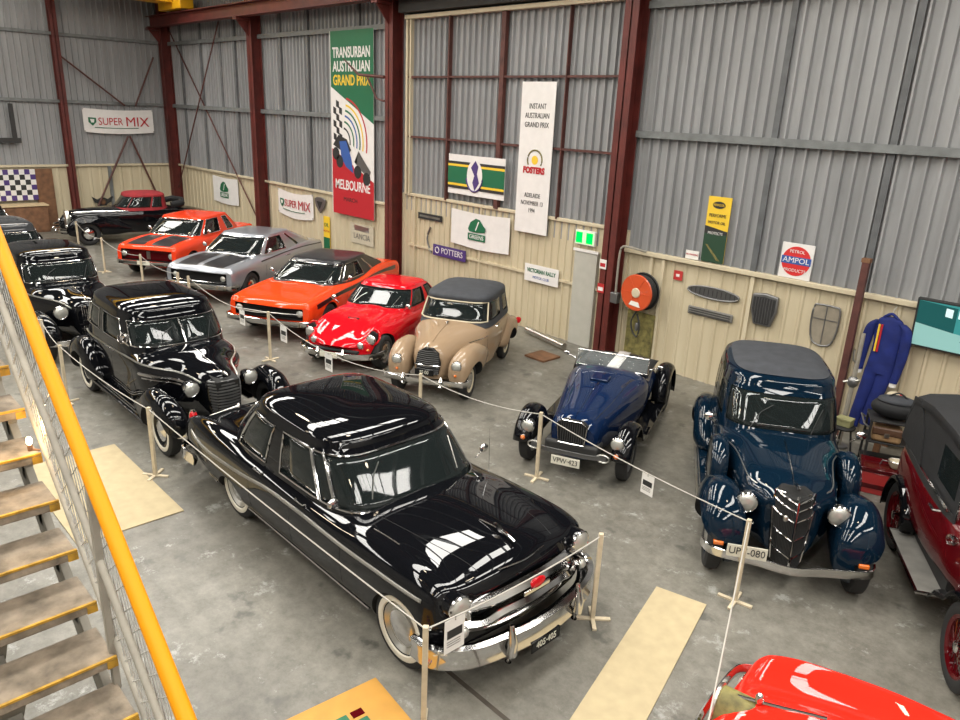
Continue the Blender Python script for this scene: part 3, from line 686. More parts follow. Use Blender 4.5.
def car_olds():
    t = thing('sedan_car', 'black late 1930s sedan with whitewall tyres parked nose to the tail of the foreground sedan', 'car', (-10.74, 4.05, 0), 0)
    b, pt = prewar_sedan(t, 'black', nose=1.72, screen=(.46, 1.15), lamp_x=1.5, tail=-2.45, bodyw=.76, fw=.83)
    b.sideline([(.55, .86), (1.0, .855), (1.5, .84)], 'chrome', t, .026, 'bonnet_flash')
    b.sideline([(.60, .80), (1.0, .80), (1.4, .79)], 'chrome', t, .012, 'bonnet_flash')
    g = MB()
    for k in range(13):
        z = .44+k*.042; wv = .165+.05*math.sin(min(1, (z-.40)/.5)*PI/2); bx = 1.80-.10*max(0, (z-.8))*3
        g.tube(catmull([(bx-.13, -wv, z), (bx-.03, -wv*.75, z), (bx+.01, 0, z), (bx-.03, wv*.75, z), (bx-.13, wv, z)], 4), 1, prof=[(-.01, -.013), (.014, -.009), (.014, .009), (-.01, .013)])
    core = MB().prism([(1.78, .40), (1.78, .95), (1.55, 1.0), (1.5, .40)], -.16, .16).build('grille_core', 'dark', t)
    g.build('grille_bars', 'mesh_grille', t)
    lampset(t, 1.58, .42, .86, .10, pod=.26, body='black')
    for s in (1, -1): MB().tube([(1.45, s*.42, .80), (1.42, s*.50, .70)], .035, 8).build('lamp_stalk', 'black', t)
    bumper(t, [(1.80, -.80), (1.93, -.6), (1.97, 0), (1.93, .6), (1.80, .80)], .11, .04, .40, guards=((1.96, .3), (1.96, -.3)))
    bumper(t, [(-2.5, -.80), (-2.62, -.5), (-2.68, 0), (-2.62, .5), (-2.5, .80)], .11, -.04, .40)
    MB().sphere((1.70, 0, 1.03), (.09, .02, .03)).build('bonnet_mascot', 'chrome', t)
    # spotlight on the near pillar
    o = MB().lathe([(.0005, -.10), (.05, -.09), (.075, -.03), (.08, 0)], (.30, -.80, 1.32), 'x').tube([(.25, -.72, 1.18), (.25, -.80, 1.27)], .01, 6).build('spot_lamp', 'chrome', t)
    return t
def car_sedan3():
    t = thing('sedan_car', 'black pre-war sedan with single piece chrome framed windscreen behind the whitewall sedan', 'car', (-15.65, 3.85, 0), 0)
    b, pt = prewar_sedan(t, 'black', nose=1.75, screen=(.42, 1.15), split=False, tail=-2.3, bodyw=.72, fw=.78, ww=False)
    lampset(t, 1.60, .45, .86, .115, pod=.2, body='black')
    g = MB()
    for k in range(9): g.tube([(1.74, -.14+.035*k, .45), (1.79-.01*abs(k-4), -.14+.035*k, .7), (1.70, -.14+.035*k, .97)], .006, 5)
    g.build('grille_bars', 'chrome', t)
    bumper(t, [(1.85, -.74), (1.98, -.5), (2.02, 0), (1.98, .5), (1.85, .74)], .10, .04, .40)
    # round spare / spot mirror seen near the front corner
    return t
def car_four():
    t = thing('sedan_car', 'grey roofed old sedan half hidden behind the handrail at the left edge', 'car', (-20.05, 3.95, 0), 0)
    b, pt = prewar_sedan(t, 'grey_paint', nose=1.7, screen=(.42, 1.15), split=False, tail=-2.2, bodyw=.72, fw=.78, ww=False, roofz=1.44)
    lampset(t, 1.45, .45, .80, .09, pod=.2, body='grey_paint')
    bumper(t, [(1.75, -.74), (1.88, -.5), (1.92, 0), (1.88, .5), (1.75, .74)], .10, .04, .40)
    t2 = thing('sedan_car', 'dark old car with chrome lamps furthest back on the left edge, below the chequered flag', 'car', (-24.6, 4.3, 0), 8)
    b, pt = prewar_sedan(t2, 'black', nose=1.7, screen=(.42, 1.15), split=False, tail=-2.2, bodyw=.70, fw=.76, ww=False, roofz=1.34, roof_h=.12)
    lampset(t2, 1.45, .45, .86, .10, pod=.2, body='chrome')
    bumper(t2, [(1.75, -.74), (1.88, -.5), (1.92, 0), (1.88, .5), (1.75, .74)], .10, .04, .40)
def car_ford():
    t = thing('sedan_car', 'dark blue 1930s sedan with pointed black grille and grey roof insert on the right', 'car', (-3.23, 8.12, 0), -58)
    hw = .40
    fend = [(.30, .66, .40, .08, .06, .08), (.60, .69, .46, .16, .22, .16), (.95, .68, .50, .22, .40, .2), (1.25, .665, .52, .245, .45, .24), (1.50, .645, .51, .245, .34, .27), (1.62, .62, .48, .20, .20, .24), (1.66, .61, .46, .08, .08, .10)]
    b, pt = prewar_sedan(t, 'navy', wf=1.30, wr=-1.5, nose=1.50, screen=(.12, 1.15), split=False, tail=-2.35, bodyw=.70, fw=.76, ww=False, fend=fend, belt=False, trimm=None, hood_w=.42, roofz=1.56, roof_h=.17, sides=((.66, .08), (.02, -.55)), rtop=.10)
    # grey fabric roof insert following the roof dome
    rows = []
    zz = pt(1.56, 0)[2]
    for s_ in (.001, .2, .4, .6, .74, .84, .88):
        r = [pt(1.59, 2*PI*k/40, s_, 1.59+.17*(1-s_**2.7)**(1/2.7)+.006) for k in range(40)]; rows.append(r)
    MB().grid(rows, True).build('roof_insert', 'soft_grey', t)
    # pointed grille: dark shell, chrome bars in a V
    def gx(z): return 1.62+.13*(1.0-z)
    def gw(z): return .145+.055*min(1, max(0, (z-.30)/.60))-.02*max(0, (z-.9)/.14)
    def gp(z, q, off=0):   # q: -1..1 across
        a_ = abs(q); x0 = gx(z)+off
        return (x0-.11*min(1, a_/.72)-.12*max(0, (a_-.72)/.28), q*gw(z), z)
    sh = MB(); rows = []
    for k in range(9):
        z = .30+.74*k/8; rows.append([gp(z, q) for q in (-1, -.72, 0, .72, 1)]+[(gx(z)-.4, .1, z), (gx(z)-.4, -.1, z)])
    rows.append([gp(1.04, q*.85, -.05)[:2]+(1.055-.02*abs(q),) for q in (-1, -.72, 0, .72, 1)]+[(gx(1)-.3, .08, 1.05), (gx(1)-.3, -.08, 1.05)])
    g = sh.grid(rows, True, 0, True, True).build('grille', 'dark', t, smooth=0)
    for zc_ in (.44, .63, .82, .93, 1.01):
        MB().tube([(p_[0], p_[1], zc_+.04*abs(q)) for q in (-.98, -.72, -.36, 0, .36, .72, .98) for p_ in (gp(zc_, q, .008),)], .010, 6).build('grille_bar', 'chrome', g)
    MB().tube([gp(z, 0, .012) for z in (.31, .6, .9, 1.03)]+[(gx(1)-.05, 0, 1.065)], .012, 6).build('grille_spine', 'chrome', g)
    for s in (1, -1): MB().tube([gp(z, s*1.0, .006) for z in (.31, .5, .7, .9, 1.03)]+[(gx(1)-.14, s*.10, 1.05)], .012, 6).build('grille_edge', 'chrome', g)
    fine = MB()
    for k in range(1, 14):
        for s in (1, -1): fine.tube([gp(z, s*k/14, .002) for z in (.32, .6, .8, 1.02)], .0022, 4)
    fine.build('grille_slats', 'bblack', g)
    MB().sphere((1.66, -.10, .86), (.02, .025, .035)).build('badge', 'dullchrome', g)
    lampset(t, 1.40, .44, .84, .105, pod=.24, body='chrome')
    for s in (1, -1): MB().tube([(1.30, s*.44, .76), (1.28, s*.50, .62)], .03, 8).build('lamp_stalk', 'navy', t)
    bumper(t, [(1.52, -.83), (1.70, -.72), (1.77, -.3), (1.84, 0), (1.77, .3), (1.68, .72), (1.52, .81)], .085, .03, .40)
    bumper(t, [(-2.4, -.80), (-2.55, -.5), (-2.6, 0), (-2.55, .5), (-2.4, .80)], .09, -.03, .40)
    for s in (1, -1):
        MB().box(1.62, 1.68, s*.68-.05, s*.68+.05, .455, .50).build('turn_lamp', 'amber', t, bevel=.01)
        o = MB().tube([(1.52, s*.50, .60), (1.55, s*.50, .66)], .03, 10).build('horn', 'chrome', t)
    plate(t, 'UPV-080', 1.80, -.42, .50, .38, .135)
    b.sideline([(.3, 1.02), (.8, 1.0), (1.2, .97)], 'dullchrome', t, .007, 'bonnet_hinge')
    for q in range(4):
        for s in (1, -1): MB().tube([b.S(.35, .70+.06*q, .01, s), b.S(1.15, .70+.06*q, .01, s)], .006, 5).build('bonnet_louvre', 'chrome', t)
    MB().tube(catmull([(1.32, 0, 1.08), (1.46, 0, 1.13), (1.52, 0, 1.12)], 4), .018, 8).build('bonnet_mascot', 'chrome', t)
    # side mounted spare wheels in covers
    for s in (1, -1):
        o = MB().lathe([(.0005, -.09), (.30, -.09), (.335, -.06), (.345, 0), (.335, .06), (.30, .09), (.12, .085), (.0005, .10)], (.42, s*.68, .78), 'y', 32).build('spare_wheel_cover', 'navy', t)
        MB().lathe([(.30, .092), (.31, .098), (.295, .10)], (.42, s*.68, .78), 'y', 32, 0, s).build('cover_ring', 'chrome', o)
    mirror_arm(t, .15, .72, 1.15, (1, -1))
    return t
def car_mg():
    t = thing('roadster_car', 'open dark blue vintage roadster with black mudguards and folded screen', 'car', (-6.0, 8.43, 0), -67)
    b = Body(w=[(-1.75, .30), (-1.6, .46), (-1.1, .56), (-.3, .60), (.3, .52), (1.0, .40), (1.45, .33), (1.58, .28)], zb=.30, zs=[(-1.75, .50), (-1, .62), (.2, .66), (1.58, .58)],
             zc=[(-1.75, .66), (-1.6, .76), (-1.2, .84), (-.45, .88), (-.3, .98), (.2, .97), (1.0, .90), (1.45, .84), (1.58, .76)], n=[(-1.75, 2.4), (-.3, 3.2), (.4, 2.6), (1.58, 2.4)], wb=[(-1.75, .28), (-.3, .54), (1.58, .26)], bow=.04)
    cut = MB().box(-1.25, -.42, -.46, .46, .62, 1.2).build('cut', ['blue', 'dark'], bevel=.0); cut.data.polygons.foreach_set('material_index', [1]*6)
    b.build('blue', t, extra=[cut])
    # tonneau cloth with pale strip over the cockpit
    rows = []
    for i in range(9):
        x = -1.30+.92*i/8; rows.append([(x, -.55+1.10*j/10, .90+.03*math.sin(PI*j/10)-.02*(i < 1)) for j in range(11)])
    tn = MB().grid(rows, False).build('tonneau_cover', 'soft_black', t, solid=.01)
    MB().grid([[(x, y, .945) for y in (-.08, .0, .10)] for x in (-1.28, -.8, -.42)], False).build('tonneau_strip', 'white', tn, solid=.006)
    MB().sphere((-.62, -.32, .92), (.16, .14, .10)).build('steering_bulge', 'soft_black', tn)
    # windscreen frame
    fr = [(-.36, -.55, .93), (-.44, -.54, 1.14), (-.44, .54, 1.14), (-.36, .55, .93)]
    o = MB().tube(fr, .012, 6).tube([(-.36, -.55, .93), (-.36, .55, .93)], .010, 6).build('windscreen_frame', 'chrome', t)
    MB().add(fr, [(0, 1, 2, 3)]).build('windscreen', mat('clear screen glass', (.5, .55, .55), .02, alpha=.12), o, solid=.004)
    for s in (1, -1):
        MB().tube([(-.40, s*.56, 1.0), (-.42, s*.70, 1.04)], .01, 6).sphere((-.42, s*.72, 1.05), (.02, .05, .035)).build('wing_mirror', 'chrome', t)
        # flowing mudguards
        arc_fender(t, 1.24, s*.67, .34, .395, 20, 165, .26, 'black', 'front_mudguard', crown=.06, tail=[(.70, .40), (.52, .33), (.35, .29)], head=[(1.63, .40)])
        arc_fender(t, -1.43, s*.66, .34, .41, 10, 195, .26, 'black', 'rear_mudguard', crown=.07, tail=None, head=[(-.98, .30)])
        MB().box(-1.05, .45, min(s*.50, s*.78), max(s*.50, s*.78), .27, .30).build('running_board', 'black', t, bevel=.008)
        cap = [(1.24+.37*math.cos(a), s*.54, .34+.37*math.sin(a)) for a in [math.radians(10+160*k/10) for k in range(11)]]
        MB().prism([(p[0], p[2]) for p in cap], s*.535, s*.545).build('inner_valance', 'black', t)
    four_wheels(t, 1.24, -1.43, .66, .335, .15, style='wire', rimm='steel', rim=.215)
    # grille and front
    g = MB().prism([(-.17, .50), (.17, .50), (.20, .76), (.13, .81), (-.13, .81), (-.20, .76)], 1.52, 1.585, 'yz').build('grille', 'dark', t)
    MB().tube([(1.61, y, z) for y, z in ((-.17, .50), (.17, .50), (.20, .76), (.13, .815), (-.13, .815), (-.20, .76))], .009, 6, closed=True).build('grille_surround', 'chrome', g)
    gb = MB()
    for k in range(11): gb.box(1.585, 1.59, -.15+.03*k-.002, -.15+.03*k+.002, .51, .79)
    gb.build('grille_slats', 'mesh_grille', g)
    MB().box(1.3, 1.60, -.36, .36, .34, .50).build('front_apron', 'bblack', t, bevel=.04, seg=3)
    lampset(t, 1.60, .60, .62, .085, pod=.2, body='bblack')
    lampset(t, 1.70, .62, .50, .035, pod=.06, body='amber', name='side_lamp', lens='amber')
    bumper(t, [(1.70, -.50), (1.76, -.3), (1.77, 0), (1.76, .3), (1.70, .50)], .055, .03, .44, 'mesh_grille')
    for s in (1, -1): MB().tube([(1.72, s*.46+.08*math.cos(a), .44+.05*math.sin(a)) for a in [2*PI*k/16 for k in range(16)]], .012, 6, closed=True).build('bumper_iron', 'dullchrome', t)
    plate(t, 'VPW·423', 1.80, 0, .33, .38, .12)
    MB().box(.15, .38, -.13, .13, .96, 1.0).build('bonnet_scoop', 'blue', t, bevel=.015)
    b.topline([(.35, .02), (.5, .02)], 'chrome', t, .008, 'bonnet_catch')
    for s in (1, -1): b.topline([(.05, s*.38), (.7, s*.33), (1.4, s*.24)], 'dark', t, .004, 'bonnet_seam', off=0)
    b.topline([(1.55, 0), (.9, 0), (-.2, 0)], 'blue', t, .006, 'bonnet_hinge')
    return t
def car_beige():
    t = thing('convertible_car', 'beige 1940s convertible with raised charcoal fabric roof', 'car', (-9.41, 8.58, 0), -60)
    b = Body(w=[(-1.90, .38), (-1.75, .55), (-1.2, .68), (-.3, .70), (.35, .66), (.8, .50), (1.2, .36), (1.42, .28), (1.48, .22)], zb=[(-1.9, .42), (-1.5, .30), (1.2, .30), (1.48, .36)], zs=[(-1.9, .58), (0, .72), (1.48, .66)],
             zc=[(-1.90, .66), (-1.7, .84), (-1.2, 1.0), (.3, 1.06), (.8, 1.02), (1.2, .95), (1.42, .87), (1.48, .78)], n=[(-1.9, 2.4), (0, 3.4), (.6, 2.5), (1.48, 2.1)], wb=[(-1.9, .34), (0, .66), (1.48, .2)], bow=.04)
    b.build('beige', t)
    pt = cabin(t, [(.95, .42, -1.42, .68, 4.4), (1.05, .36, -1.40, .665, 4.4), (1.37, .15, -1.33, .61, 4.4), (1.40, .16, -1.32, .61, 4.4)], .13, 'soft_grey', win=(1.06, 1.345), m_pillar='soft_grey', ws=.92, sides=((.76, .05), (-.0, -.55)), rear=.4, trim=None, roof_m=2.6, seats=((-.35, .45),), seatz=.12)
    fr = [pt(z, th, 1, None, .006) for z, th in ((1.055, -.95), (1.055, -.6), (1.055, -.3), (1.055, 0), (1.055, .3), (1.055, .6), (1.055, .95), (1.35, .95), (1.355, .6), (1.355, .3), (1.355, 0), (1.355, -.3), (1.355, -.6), (1.35, -.95))]
    MB().tube(fr, .014, 6, closed=True).build('screen_frame', 'cream', t)
    fend = [(.15, .60, .50, .06, .08, .10), (.5, .60, .52, .12, .22, .18), (.9, .58, .52, .18, .34, .22), (1.2, .56, .53, .20, .345, .26), (1.42, .53, .53, .19, .27, .26), (1.55, .51, .52, .14, .16, .20), (1.59, .50, .52, .05, .06, .08)]
    for s in (1, -1):
        fender_loft(t, fend, 'beige', 'front_fender', (1.2, .35, .50, .30), s)
        fender_loft(t, [(-1.85, .58, .50, .04, .04, .05), (-1.78, .60, .50, .10, .14, .12), (-1.5, .63, .50, .14, .27, .2), (-1.15, .64, .50, .15, .33, .2), (-.85, .64, .48, .14, .24, .18), (-.6, .62, .44, .06, .06, .06)], 'beige', 'rear_fender', (-1.13, .34, .55, .28), s)
    four_wheels(t, 1.2, -1.13, .585, .315, .14, ww=False, rimm='cream', rim=.20)
    for k in range(2): pass
    g = MB().prism([(-.17, .44), (.17, .44), (.21, .62), (.17, .80), (.07, .87), (-.07, .87), (-.17, .80), (-.21, .62)], 1.40, 1.50, 'yz').build('grille', 'dark', t)
    gb = MB()
    for k in range(12):
        z = .46+k*.034; wv = .19-.9*(max(0, z-.72))**1.4
        gb.tube([(1.50, -wv, z), (1.535, 0, z), (1.50, wv, z)], .005, 5)
    gb.build('grille_bars', 'mesh_grille', g)
    MB().tube([(1.51, -.22, .60), (1.55, 0, .60), (1.51, .22, .60)], .014, 6).build('grille_moulding', 'chrome', g)
    MB().sphere((1.50, 0, .90), (.03, .02, .035)).build('badge', 'dullchrome', t)
    lampset(t, 1.57, .51, .65, .08, .14, 'chrome')
    lampset(t, 1.57, .50, .50, .03, .04, 'amber', 'side_lamp', lens='amber')
    bumper(t, [(1.50, -.74), (1.68, -.66), (1.74, -.3), (1.75, 0), (1.74, .3), (1.68, .66), (1.50, .74)], .085, .03, .40, guards=((1.74, .32), (1.74, -.32)))
    bumper(t, [(-1.75, -.70), (-1.98, -.5), (-2.02, 0), (-1.98, .5), (-1.75, .70)], .09, -.03, .40)
    plate(t, 'SS·00', 1.66, 0, .52, .32, .10, 'black', ink='plate')
    handles(b, ((-.25, .90),), t); door_lines(b, (.30, -.48), .34, 1.0, t)
    b.sideline([(.3, .84), (.8, .83)], 'chrome', t, .008, 'side_flash'); b.topline([(.45, 0), (1.3, 0)], 'beige', t, .008, 'bonnet_ridge')
    MB().sphere((.55, .0, 1.07), (.05, .02, .02)).build('screen_washer', 'chrome', t)
    o = MB().lathe([(.0005, -.05), (.06, -.045), (.06, .03), (.0005, .04)], (-1.72, .72, .62), 'x', 14).build('tail_lamp', 'red', t)
    return t
def car_gt():
    t = thing('coupe_car', 'bright red low sports coupe with recessed twin headlamps between orange car and beige convertible', 'car', (-11.54, 8.42, 0), -63)
    b = Body(w=[(-1.95, .50), (-1.85, .64), (-1.4, .78), (0, .80), (.9, .79), (1.4, .74), (1.68, .62), (1.80, .45)], zb=[(-1.95, .34), (-1.3, .22), (1.4, .20), (1.8, .32)], zs=[(-1.95, .52), (0, .56), (1.8, .44)],
             zc=[(-1.95, .70), (-1.85, .78), (-1.3, .86), (-.4, .86), (.4, .84), (1.0, .76), (1.45, .64), (1.7, .54), (1.8, .46)], n=[(-1.95, 3), (0, 3.2), (1.8, 2.6)], bumps=[(.56, .17, [(-1.9, .02), (-1.2, .06), (-.3, 0), (.5, .04), (1.15, .10), (1.5, .08), (1.75, .02)]), (0, .28, [(-.2, 0), (.4, .035), (1.2, .04), (1.7, .02)])], bow=.14, bowr=.06)
    b.build('red', t, arches=[(1.22, .345, .50, .30), (-1.18, .345, .50, .30)])
    pt = cabin(t, [(.76, .42, -1.70, .74, 4.4), (.84, .30, -1.60, .72, 4.4), (1.15, -.16, -1.20, .59, 4.2), (1.17, -.19, -1.15, .57, 4)], .07, 'red', win=(.86, 1.135), ws=.93, sides=((.68, .05), (-.02, -.60)), rear=.7, tw=.008, trim='dark', seats=((-.55, (-.3, .3)),), seatz=.12)
    four_wheels(t, 1.22, -1.18, .665, .31, .19, rimm='steel', rim=.2)
    for s in (1, -1):
        # recessed lamp pod: bezel with one large and one small lamp
        o = MB().prism([(s*.40, .44), (s*.52, .42), (s*.70, .54), (s*.70, .70), (s*.60, .74), (s*.50, .64)], 1.42, 1.47, 'yz').build('lamp_recess', 'dark', t)
        MB().tube(catmull([(1.60, s*.38, .47), (1.56, s*.50, .42), (1.50, s*.70, .53), (1.40, s*.73, .66), (1.36, s*.62, .74), (1.44, s*.47, .64)], 5, True), .018, 8, closed=True).build('recess_lip', 'red', o)
        lp = MB().sphere((1.54, s*.62, .60), (.05, .09, .09)).build('headlamp', 'lens', t); MB().lathe([(.085, -.02), (.095, .0), (.082, .015)], (1.56, s*.62, .60), 'x').build('lamp_ring', 'chrome', lp)
        lp = MB().sphere((1.66, s*.47, .50), (.035, .06, .06)).build('driving_lamp', 'lens', t); MB().lathe([(.058, -.02), (.066, .0), (.056, .012)], (1.67, s*.47, .50), 'x').build('lamp_ring', 'chrome', lp)
        MB().sphere((1.66, s*.62, .44), (.03, .03, .02)).build('turn_lamp', 'amber', t)
    MB().box(1.70, 1.80, -.48, .48, .37, .42).build('air_intake', 'dark', t, bevel=.02)
    bumper(t, [(1.40, -.80), (1.66, -.74), (1.86, -.45), (1.92, 0), (1.86, .45), (1.66, .74), (1.40, .80)], .10, .03, .34, guards=((1.88, .25), (1.88, -.25)))
    bumper(t, [(-1.8, -.72), (-2.0, -.5), (-2.05, 0), (-2.0, .5), (-1.8, .72)], .09, -.03, .38)
    plate(t, 'CXB', 1.96, 0, .36, .34, .10)
    o = MB().box(1.02, 1.06, -.11, .11, .79, .815).build('bonnet_scoop', 'dark', t, bevel=.008)
    MB().sphere((.98, 0, .79), (.12, .13, .03)).build('scoop_hump', 'red', t)
    mirror_arm(t, .35, .70, .86); handles(b, ((-.45, .70),), t); door_lines(b, (.28, -.62), .26, .82, t)
    wipers(pt, t, .87, 1.1)
    return t
def muscle(t, col, spec):
    w_, xf, xr, zh = spec['w'], spec['xf'], spec['xr'], spec['zh']
    kick = spec.get('kick', .06)
    b = Body(w=[(xr, w_*.90), (xr+.12, w_*.96), (-1.2, w_), (.2, w_*.985), (1.4, w_), (xf-.12, w_*.97), (xf, w_*.93)], zb=[(xr, .40), (xr+.5, .26), (xf-.5, .24), (xf, .34)], zs=[(xr, .60), (-1.0, .62), (0, .58), (xf, .55)],
             zc=[(xr, zh-.12), (xr+.06, zh), (-1.2, zh+kick), (-.3, zh+.01), (.9, zh), (1.5, zh-.03), (xf-.10, zh-.10), (xf, zh-.18)], n=[(xr, 6), (-1, 5), (1.0, 5.5), (xf, 7)], wb=[(xr, w_*.8), (0, w_*.9), (xf, w_*.8)],
             bumps=[(w_*.86, .08, [(xr+.1, .02), (-1.2, .035), (0, .0), (1.2, .03), (xf-.2, .03)]), (0, .30, [(.6, 0), (1.1, .03), (xf-.3, .03), (xf-.1, .01)])], bow=spec.get('bow', .10), bowr=.04)
    cut = MB().box(xf-.22, xf+.3, -w_*.80, w_*.80, .46, zh-.20).build('cut', [col, 'dark']); cut.data.polygons.foreach_set('material_index', [1]*6)
    b.build(col, t, arches=[(spec['af'], .37, .60, .32), (spec['ar'], .36, .60, .30)], extra=[cut])
    cb = spec['cab']
    pt = cabin(t, cb, spec.get('rh', .06), spec.get('roofm', col), win=spec['win'], m_pillar=spec.get('pm'), ws=spec.get('ws', .92), sides=spec['sides'], rear=.8, tw=.010, roof_m=4, seats=((-.15, (-.34, .34)), (-.95, .5)), seatz=.14, trim=spec.get('trim', 'chrome'))
    four_wheels(t, spec['af'], spec['ar'], w_-.12, .325, .21, rimm='steel', rim=.2, style=spec.get('wh', 'slots'))
    bumper(t, [(xf-.28, -w_-.01), (xf-.05, -w_*.96), (xf+.05, -w_*.6), (xf+.09, 0), (xf+.05, w_*.6), (xf-.05, w_*.96), (xf-.28, w_+.01)], .10, .03, .42, spec.get('bm', 'chrome'))
    bumper(t, [(xr+.3, -w_), (xr-.02, -w_*.94), (xr-.08, 0), (xr-.02, w_*.94), (xr+.3, w_)], .11, -.03, .45)
    door_lines(b, spec.get('doors', (.72, -.45)), .28, zh-.02, t); handles(b, ((spec.get('hx', -.3), zh-.12),), t)
    wipers(pt, t, spec['win'][0]+.01, spec['win'][1]-.03)
    for s in (1, -1): MB().box(xr-.01, xr+.03, min(s*.35, s*w_*.84), max(s*.35, s*w_*.84), .60, .70).build('tail_lamp', 'red', t, bevel=.01)
    mirror_arm(t, spec['cab'][1][1]-.45, w_-.10, zh+.02, (1, -1))
    return b, pt
def car_muscles():
    t = thing('coupe_car', 'orange two door coupe with black roof pillars, parked left of the red sports coupe', 'car', (-14.25, 8.85, 0), -60)
    b, pt = muscle(t, 'orange', dict(w=.95, xf=2.42, xr=-2.4, zh=.90, af=1.50, ar=-1.30, bow=.14, kick=.08, cab=[(.80, 1.12, -1.95, .84, 7), (.90, 1.02, -1.85, .815, 7), (1.24, .40, -1.05, .67, 6), (1.26, .36, -1.0, .66, 6)], win=(.925, 1.225), ws=.95, sides=((.74, .02), (-.03, -.36)), pm='stripe', rh=.05, roofm='stripe'))
    for s in (1, -1):
        lampset(t, 2.30, .80, .64, .075, .08, 'dark', sym=False) if False else None
    g = MB().box(2.20, 2.24, -.74, .74, .50, .68).build('grille', 'dark', t)
    MB().tube([(2.30, -.76, .58), (2.38, 0, .58), (2.30, .76, .58)], .007, 5).build('grille_bar', 'dullchrome', g)
    lampset(t, 2.27, .68, .59, .075, .08, 'chrome')
    b.sideline([(-2.0, .80), (-1, .83), (0, .77), (1.2, .76), (2.1, .70)], 'stripe', t, 1, 'side_stripe', prof=[(-.004, -.05), (.004, -.05), (.004, .05), (-.004, .05)])
    b.patch(.9, 1.05, -.6, .6, 'stripe', t, 'scuttle_panel')
    t = thing('coupe_car', 'silver two door coupe with black bonnet panels between the two orange cars', 'car', (-17.75, 8.85, 0), -60)
    b, pt = muscle(t, 'silver', dict(w=.94, xf=2.22, xr=-2.35, zh=.93, af=1.38, ar=-1.30, bow=.10, kick=.06, cab=[(.82, 1.08, -2.05, .84, 7), (.93, .98, -1.95, .815, 7), (1.31, .36, -1.05, .67, 6), (1.33, .32, -1.0, .66, 6)], win=(.955, 1.295), ws=.95, sides=((.74, .05), (-.02, -.42)), rh=.045))
    for s in (1, -1): b.patch(.98, 2.06, s*.08, s*.66, 'stripe', t, 'bonnet_panel', shape=lambda x, s=s: (s*(.07+.02*(2.06-x)), s*(.66-.10*max(0, x-1.6))))
    g = MB().box(2.02, 2.06, -.72, .72, .48, .70).build('grille', 'dark', t)
    MB().tube([(2.10, -.75, .72), (2.16, 0, .72), (2.10, .75, .72)], .010, 5).tube([(2.10, -.75, .50), (2.16, 0, .50), (2.10, .75, .50)], .008, 5).build('grille_surround', 'chrome', g)
    lampset(t, 2.10, .64, .60, .07, .06, 'chrome')
    b.sideline([(-2.2, .84), (-1, .88), (.9, .82)], 'stripe', t, 1, 'side_stripe', prof=[(-.003, -.025), (.003, -.025), (.003, .025), (-.003, .025)])
    t = thing('sedan_car', 'orange-red four door sedan with black bonnet stripes at the far end of the row', 'car', (-20.92, 8.62, 0), -54)
    b, pt = muscle(t, 'vermilion', dict(w=.90, xf=2.12, xr=-2.3, zh=.95, af=1.36, ar=-1.35, bow=.05, kick=.0, cab=[(.85, 1.00, -1.62, .81, 7), (.95, .92, -1.55, .79, 7), (1.36, .40, -1.15, .67, 6), (1.38, .37, -1.12, .66, 6)], win=(.98, 1.345), ws=.95, sides=((.74, .02), (-.04, -.62)), rh=.045, doors=(.72, -.15, -.95)))
    for s in (1, -1): b.patch(.95, 1.98, s*.10, s*.62, 'stripe', t, 'bonnet_panel')
    g = MB().box(1.94, 1.98, -.70, .70, .48, .72).build('grille', 'maroon', t)
    MB().box(1.97, 1.99, -.05, .05, .50, .70).build('grille_badge', 'dullchrome', g)
    lampset(t, 2.02, .68, .62, .085, .05, 'chrome')
    plate(t, 'HDT', 2.24, 0, .44, .36, .10)
